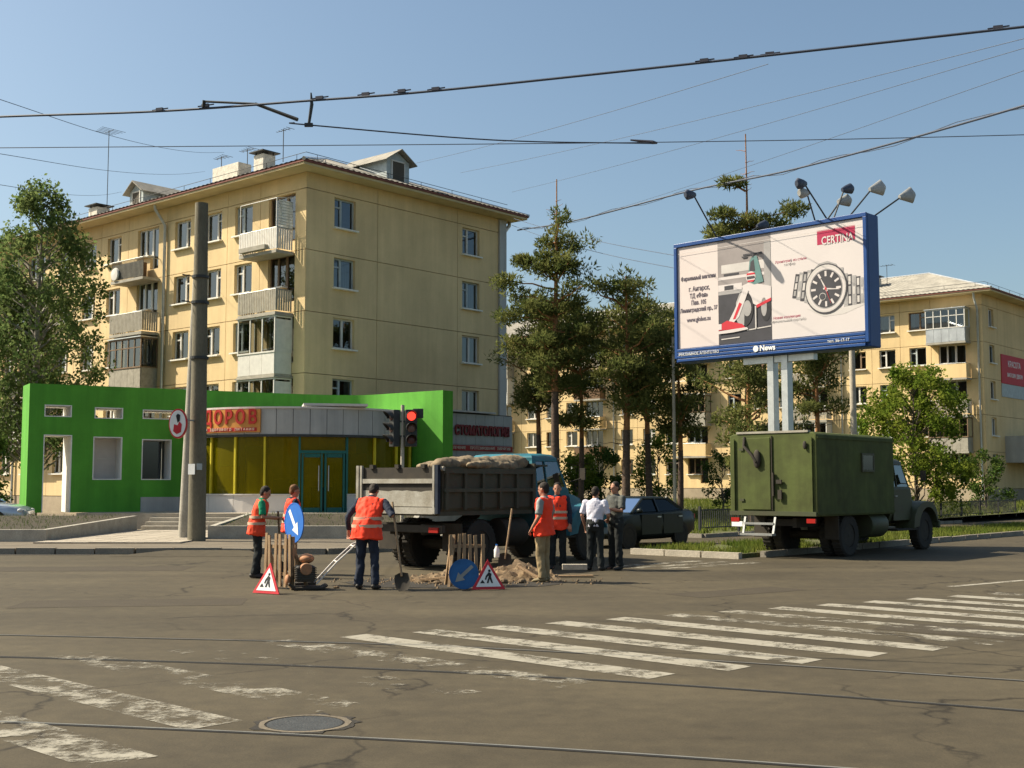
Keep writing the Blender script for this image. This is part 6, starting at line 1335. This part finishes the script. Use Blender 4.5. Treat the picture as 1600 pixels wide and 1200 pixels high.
# ------------------------------------------------------------------ tools, signs and barriers of the road works
def shovel(label, foot, topp, blade_dir=(0, 1), m='wood'):
    a, b = Vector(foot), Vector(topp); t = thing('shovel', label, 'shovel', tuple(a), 0, 'shovels'); d = (b - a)
    MB().tube([d * .16, d], .019, 8).build('handle', m, t, smooth=True)
    u = d.normalized(); x = u.cross(Vector((*blade_dir, 0)).normalized()).normalized(); y = x.cross(u); rg = []
    for f, w, o in ((0, .07, .0), (.06, .115, .012), (.18, .125, .02), (.27, .11, .015), (.30, .03, .0)):
        c = u * f; rg.append([c - x * w + y * .015, c - x * w * .5 - y * o, c + x * w * .5 - y * o, c + x * w + y * .015, c + x * w * .5 - y * (o - .006), c - x * w * .5 - y * (o - .006)])
    MB().rings(rg).build('blade', 'chassis', t, smooth=True, angle=40); return t
shovel('long-handled shovel held by the bending worker, blade on the road', (-1.74, 19.72, .01), (-1.98, 20.22, 1.42), (0, -1))
shovel('shovel held upright by the leftmost worker', (-4.22, 22.5, .01), (-4.33, 22.62, 1.22), (1, -.3), 'wood_dark')
shovel('shovel stuck in the sand pile against the dump truck', (-.16, 23.3, .12), (.0, 23.5, 1.25), (0, -1))
def picket(label, loc, rz, n, w, h, lean=0., rng=random.Random(2)):
    t = thing('picket_barrier', label, 'barrier', loc, rz, 'wooden picket barriers'); t.rotation_euler = (lean, 0, rz)
    for i in range(n):
        x = -w / 2 + w * i / (n - 1); o = MB().box((0, 0, h / 2), (.055, .022, h)).build('picket', 'wood', t); o.location = (x, -.025, .03 + rng.uniform(-.02, .02)); o.rotation_euler = (0, R(rng.uniform(-2.5, 2.5)), 0)
    for z in (.24, .68): MB().box((0, 0, z * h / .85), (w + .08, .03, .055)).build('rail', 'wood', t)
    for s in (-1, 1):
        MB().bar((s * w / 2, .02, h * .8), (s * (w / 2 + .02), .34, .0), .045, .045).build('strut', 'wood', t); MB().box((s * w / 2, .02, h * .5), (.05, .05, h)).build('post', 'wood', t)
    return t
picket('slatted wooden barrier in front of the brown-haired worker', (-3.85, 20.25, 0), R(-38), 6, .62, .86)
picket('slatted wooden barrier behind the dirty blue arrow sign', (-.76, 20.75, 0), R(14), 6, .56, .84)
def tri_sign(label, loc, rz, lean, s=.56):
    t = thing('warning_sign', label, 'sign', loc, rz, 'triangular road-works signs'); t.rotation_euler = (lean, 0, rz); h = s * .866
    def tr(k, c=.333): return [(-s / 2 * k, h * c * (1 - k)), (s / 2 * k, h * c * (1 - k)), (0, h * c * (1 - k) + h * k)]
    MB().prism(tr(1), 0, .02, 'Y').build('plate', 'sign_red', t); MB().prism(tr(.74), -.004, -.001, 'Y').build('sign_face', 'sign_white', t)
    f = MB(); f.ell((.02, -.006, .30), (.022, .004, .022), 12, 8); z = -.0065
    f.prism([(-.03, .10), (.0, .10), (.02, .17), (.05, .10), (.075, .10), (.045, .20), (.055, .25), (.01, .28), (-.04, .22), (-.06, .16), (-.04, .15), (-.02, .20), (.01, .22)], -.009, -.005, 'Y')
    f.prism([(-.14, .10), (-.06, .10), (-.10, .155)], -.009, -.005, 'Y'); f.build('sign_figure', 'sign_black', t)
    MB().bar((0, .03, h * .75), (0, .30, .0), .03, .02).build('prop', 'metal_grey', t); return t
tri_sign('red and white triangular road-works sign propped at the left barrier', (-3.86, 19.25, .01), R(-32), R(-12)); tri_sign('dusty triangular road-works sign right of the dirty blue arrow sign', (-.38, 20.0, .01), R(12), R(-10))
def round_sign(label, loc, rz, r, arrow, m, z, lean=0., post=True, arr='sign_white'):
    t = thing('arrow_sign', label, 'sign', loc, rz, 'round blue arrow signs'); t.rotation_euler = (lean, 0, rz)
    d = MB(); d.lathe([(r, -.008), (r, .008)], (0, 0, z), 'Y', 40); p = d.build('plate', m, t, smooth=True, angle=30)
    rim = MB(); n = 40; rg = []
    for i in range(n):
        a = 2 * math.pi * i / n; c, s = math.cos(a), math.sin(a); rg.append([((r - .018) * c, -.012, z + (r - .018) * s), (r * c, -.012, z + r * s), (r * c, -.0085, z + r * s), ((r - .018) * c, -.0085, z + (r - .018) * s)])
    rim.rings(rg, closed=True); rim.build('rim', m, t)
    a = R(arrow); c, s = math.cos(a), math.sin(a); pts = [(-.78, -.11), (.20, -.11), (.20, -.34), (.78, 0), (.20, .34), (.20, .11), (-.78, .11)]
    MB().prism([(r * (x * c - y * s), z + r * (x * s + y * c)) for x, y in pts], -.0125, -.009, 'Y').build('arrow', arr, p)
    if post: MB().box((0, .03, z / 2 + .05), (.05, .04, z + .1)).build('post', 'wood', t); MB().box((0, .1, .03), (.5, .4, .06)).build('foot', 'chassis', t)
    else: MB().bar((0, .02, z * 1.2), (0, .28, .0), .03, .03).build('prop', 'wood', t)
    return t
round_sign('clean blue round sign with white arrow above the left picket barrier', (-3.72, 20.9, 0), R(-52), .34, -52, 'sign_blue', 1.06)
round_sign('dirty blue round arrow sign standing on the road before the right barrier', (-.78, 19.95, .0), R(8), .245, 222, 'sign_blue_dirty', .26, R(-8), False, 'grey_cloth')
# vibrating plate compactor
t = thing('plate_compactor', 'small motor plate compactor with long handles beside the left barrier', 'compactor', (-3.34, 20.1, 0), R(106))
b = MB(); b.prism([(-.30, .06), (-.22, .01), (.24, .01), (.34, .10), (.32, .13), (.22, .05), (-.22, .05), (-.30, .09)], -.22, .22, 'X'); b.build('base_plate', 'chassis', t, bevel=.008)
e = MB().box((0, .05, .26), (.34, .30, .26)).build('engine', 'iron', t, bevel=.03)
f = MB()
for k in range(6): f.box((0, .05, .18 + .035 * k), (.38, .34, .012))
f.build('cooling_fin', 'chassis', e)
MB().ell((0, .03, .50), (.16, .13, .08)).build('fuel_tank', 'orange_tank', e, smooth=True); MB().lathe([(.09, 0), (.10, .02), (.10, .1), (.09, .12)], (-.20, .05, .34), 'X', 18).build('starter', 'orange_tank', e, smooth=True, angle=40); MB().lathe([(.06, 0), (.06, .12)], (.18, .08, .38), 'Z', 14).build('air_filter', 'bed_light', e, smooth=True, angle=40); MB().ell((-.02, .33, .16), (.10, .05, .09)).build('belt_guard', 'orange_tank', e, smooth=True)
h = MB()
for s in (-1, 1): h.tube([(s * .17, -.12, .10), (s * .18, -.45, .45), (s * .18, -.75, .72), (s * .2, -.98, .80)], .014, 8)
h.tube([(-.18, -.45, .45), (.18, -.45, .45)], .012, 8); h.tube([(-.18, -.72, .70), (.18, -.72, .70)], .012, 8); h.build('handle', 'clad_light', t, smooth=True)
for s in (-1, 1): MB().tube([(s * .2, -.95, .79), (s * .205, -1.08, .84)], .02, 8).build('grip', 'sign_red', t, smooth=True)
# sand pile with debris
def heap(name, label, loc, a, b, h, m, seed, cat):
    vs = []; fs = []; G = 34
    for j in range(G + 1):
        for i in range(G + 1):
            x = -1 + 2 * i / G; y = -1 + 2 * j / G; r = math.hypot(x, y); z = max(0, 1 - r) ** .8 * h * (1 + .5 * noise.noise(Vector((x * 2.2, y * 2.2, seed)))) + (.11 * noise.noise(Vector((x * 6, y * 6, seed))) + .06 * noise.noise(Vector((x * 15, y * 15, seed)))) * (1 if r < .9 else 0)
            vs.append((x * a, y * b, max(-.02, z - .015)))
    for j in range(G):
        for i in range(G): fs.append((j * (G + 1) + i, j * (G + 1) + i + 1, (j + 1) * (G + 1) + i + 1, (j + 1) * (G + 1) + i))
    o = MB().add(vs, fs).build(name, m, None, smooth=True, recalc=False); o.location = loc; tag(o, label, cat, kind=None); return o
heap('sand_pile', 'heap of sand and rubble between the right barrier and the khaki worker', (.05, 22.4, 0), .88, .7, .30, 'sand', 3, 'sand pile'); heap('sand_pile', 'low spread of spilt sand in front of the dump truck wheels', (-1.1, 21.9, 0), .9, .6, .17, 'sand', 8, 'sand pile')
rs_ = random.Random(9)
def stone(label, x, y, s, m='concrete_light'):
    mb = MB(); mb.ell((0, 0, s * .35), (s, s * .7, s * .5), 9, 6); mb.v = [(p[0] * (1 + .3 * noise.noise(Vector(p) * 9 + Vector((x * 5, y, 0)))), p[1] * (1 + .3 * noise.noise(Vector(p) * 7 + Vector((y, x * 3, 2)))), p[2]) for p in mb.v]; o = mb.build('rubble_stone', m, None); o.location = (x, y, 0); o.rotation_euler = (0, 0, rs_.uniform(0, 3)); tag(o, label, 'stone', 'broken stones round the dig'); return o
for lab, x, y, s in [('asphalt lump close behind the dusty triangular sign', -.15, 21.3, .11), ('asphalt lump at the front foot of the sand heap', .18, 21.35, .10), ('asphalt lump beside the right post of the right barrier', -.48, 21.15, .09), ('small lump left of the right barrier', -1.3, 21.2, .07), ('stone between the compactor and the bending worker', -2.9, 20.3, .055), ('lump behind the khaki worker on the sand heap edge', .66, 22.6, .12)]: stone(lab, x, y, s, 'sand')
def plank(label, a, b, w, th, m='wood'):
    a, b = Vector(a), Vector(b); o = MB().bar((0, 0, 0), b - a, w, th).build('plank', m, None, bevel=.004); o.location = a; tag(o, label, 'plank', 'planks at the dig'); return o
plank('board sloping off the sand pile toward the khaki worker', (.10, 21.85, .26), (.52, 21.6, .04), .10, .03); plank('flat board lying behind the khaki worker near the white-shirted man', (.75, 22.6, .03), (1.5, 22.7, .03), .12, .03)
plank('kerb-like beam lying left of the men talking', (.95, 23.2, .16), (1.42, 23.2, .16), .16, .10, 'concrete_light'); plank('long thin batten lying on the road before the dump truck', (-1.75, 21.6, .03), (-1.15, 21.3, .10), .05, .04); plank('stake leaning on the right barrier', (-1.05, 20.5, .0), (-.98, 20.75, .86), .05, .04)
o = thing('bottle', 'small white plastic bottle standing on the sand pile', 'bottle', (-.28, 22.5, .38)); MB().lathe([(.0, 0), (.045, 0), (.05, .02), (.05, .14), (.02, .19), (.018, .22), (0, .225)], n=16).build('bottle_body', 'sign_white', o, smooth=True, angle=50); MB().lathe([(.021, .215), (.021, .24)], n=12).build('bottle_cap', 'sign_blue', o)
# fresh dark dig patch
vs = [(-1.0 + 1.9 * math.cos(a) * (1 + .25 * noise.noise(Vector((math.cos(a) * 2, math.sin(a) * 2, 4)))), 21.4 + 1.15 * math.sin(a) * (1 + .25 * noise.noise(Vector((math.cos(a) * 2, math.sin(a) * 2, 7)))), .006) for a in np.linspace(0, 6.283, 48)[:-1]]
o = MB().add(vs, [tuple(range(len(vs)))]).build('dig_patch', 'asph_patch', road, recalc=False)

rs_ = np.random.RandomState(77); n = 700; X = np.concatenate([rs_.normal(-.1, .8, n // 2), rs_.normal(-1.2, .8, n - n // 2)]); Y = rs_.normal(21.8, .45, n); s = rs_.uniform(.008, .035, n); V4 = []
for x, y, q in zip(X, Y, s):
    a = rs_.uniform(0, 6.28); c, d = math.cos(a) * q, math.sin(a) * q; top = (x, y, q * 1.1 + .004); b4 = [(x + c, y + d, .004), (x - d, y + c, .004), (x - c, y - d, .004), (x + d, y - c, .004)]
    for k in range(4): V4.append([b4[k], b4[(k + 1) % 4], top])
tag(np_quads('crumbs', np.array(V4), 'sand'), 'loose crumbs of sand and asphalt scattered round the dig', 'rubble', kind='stuff')
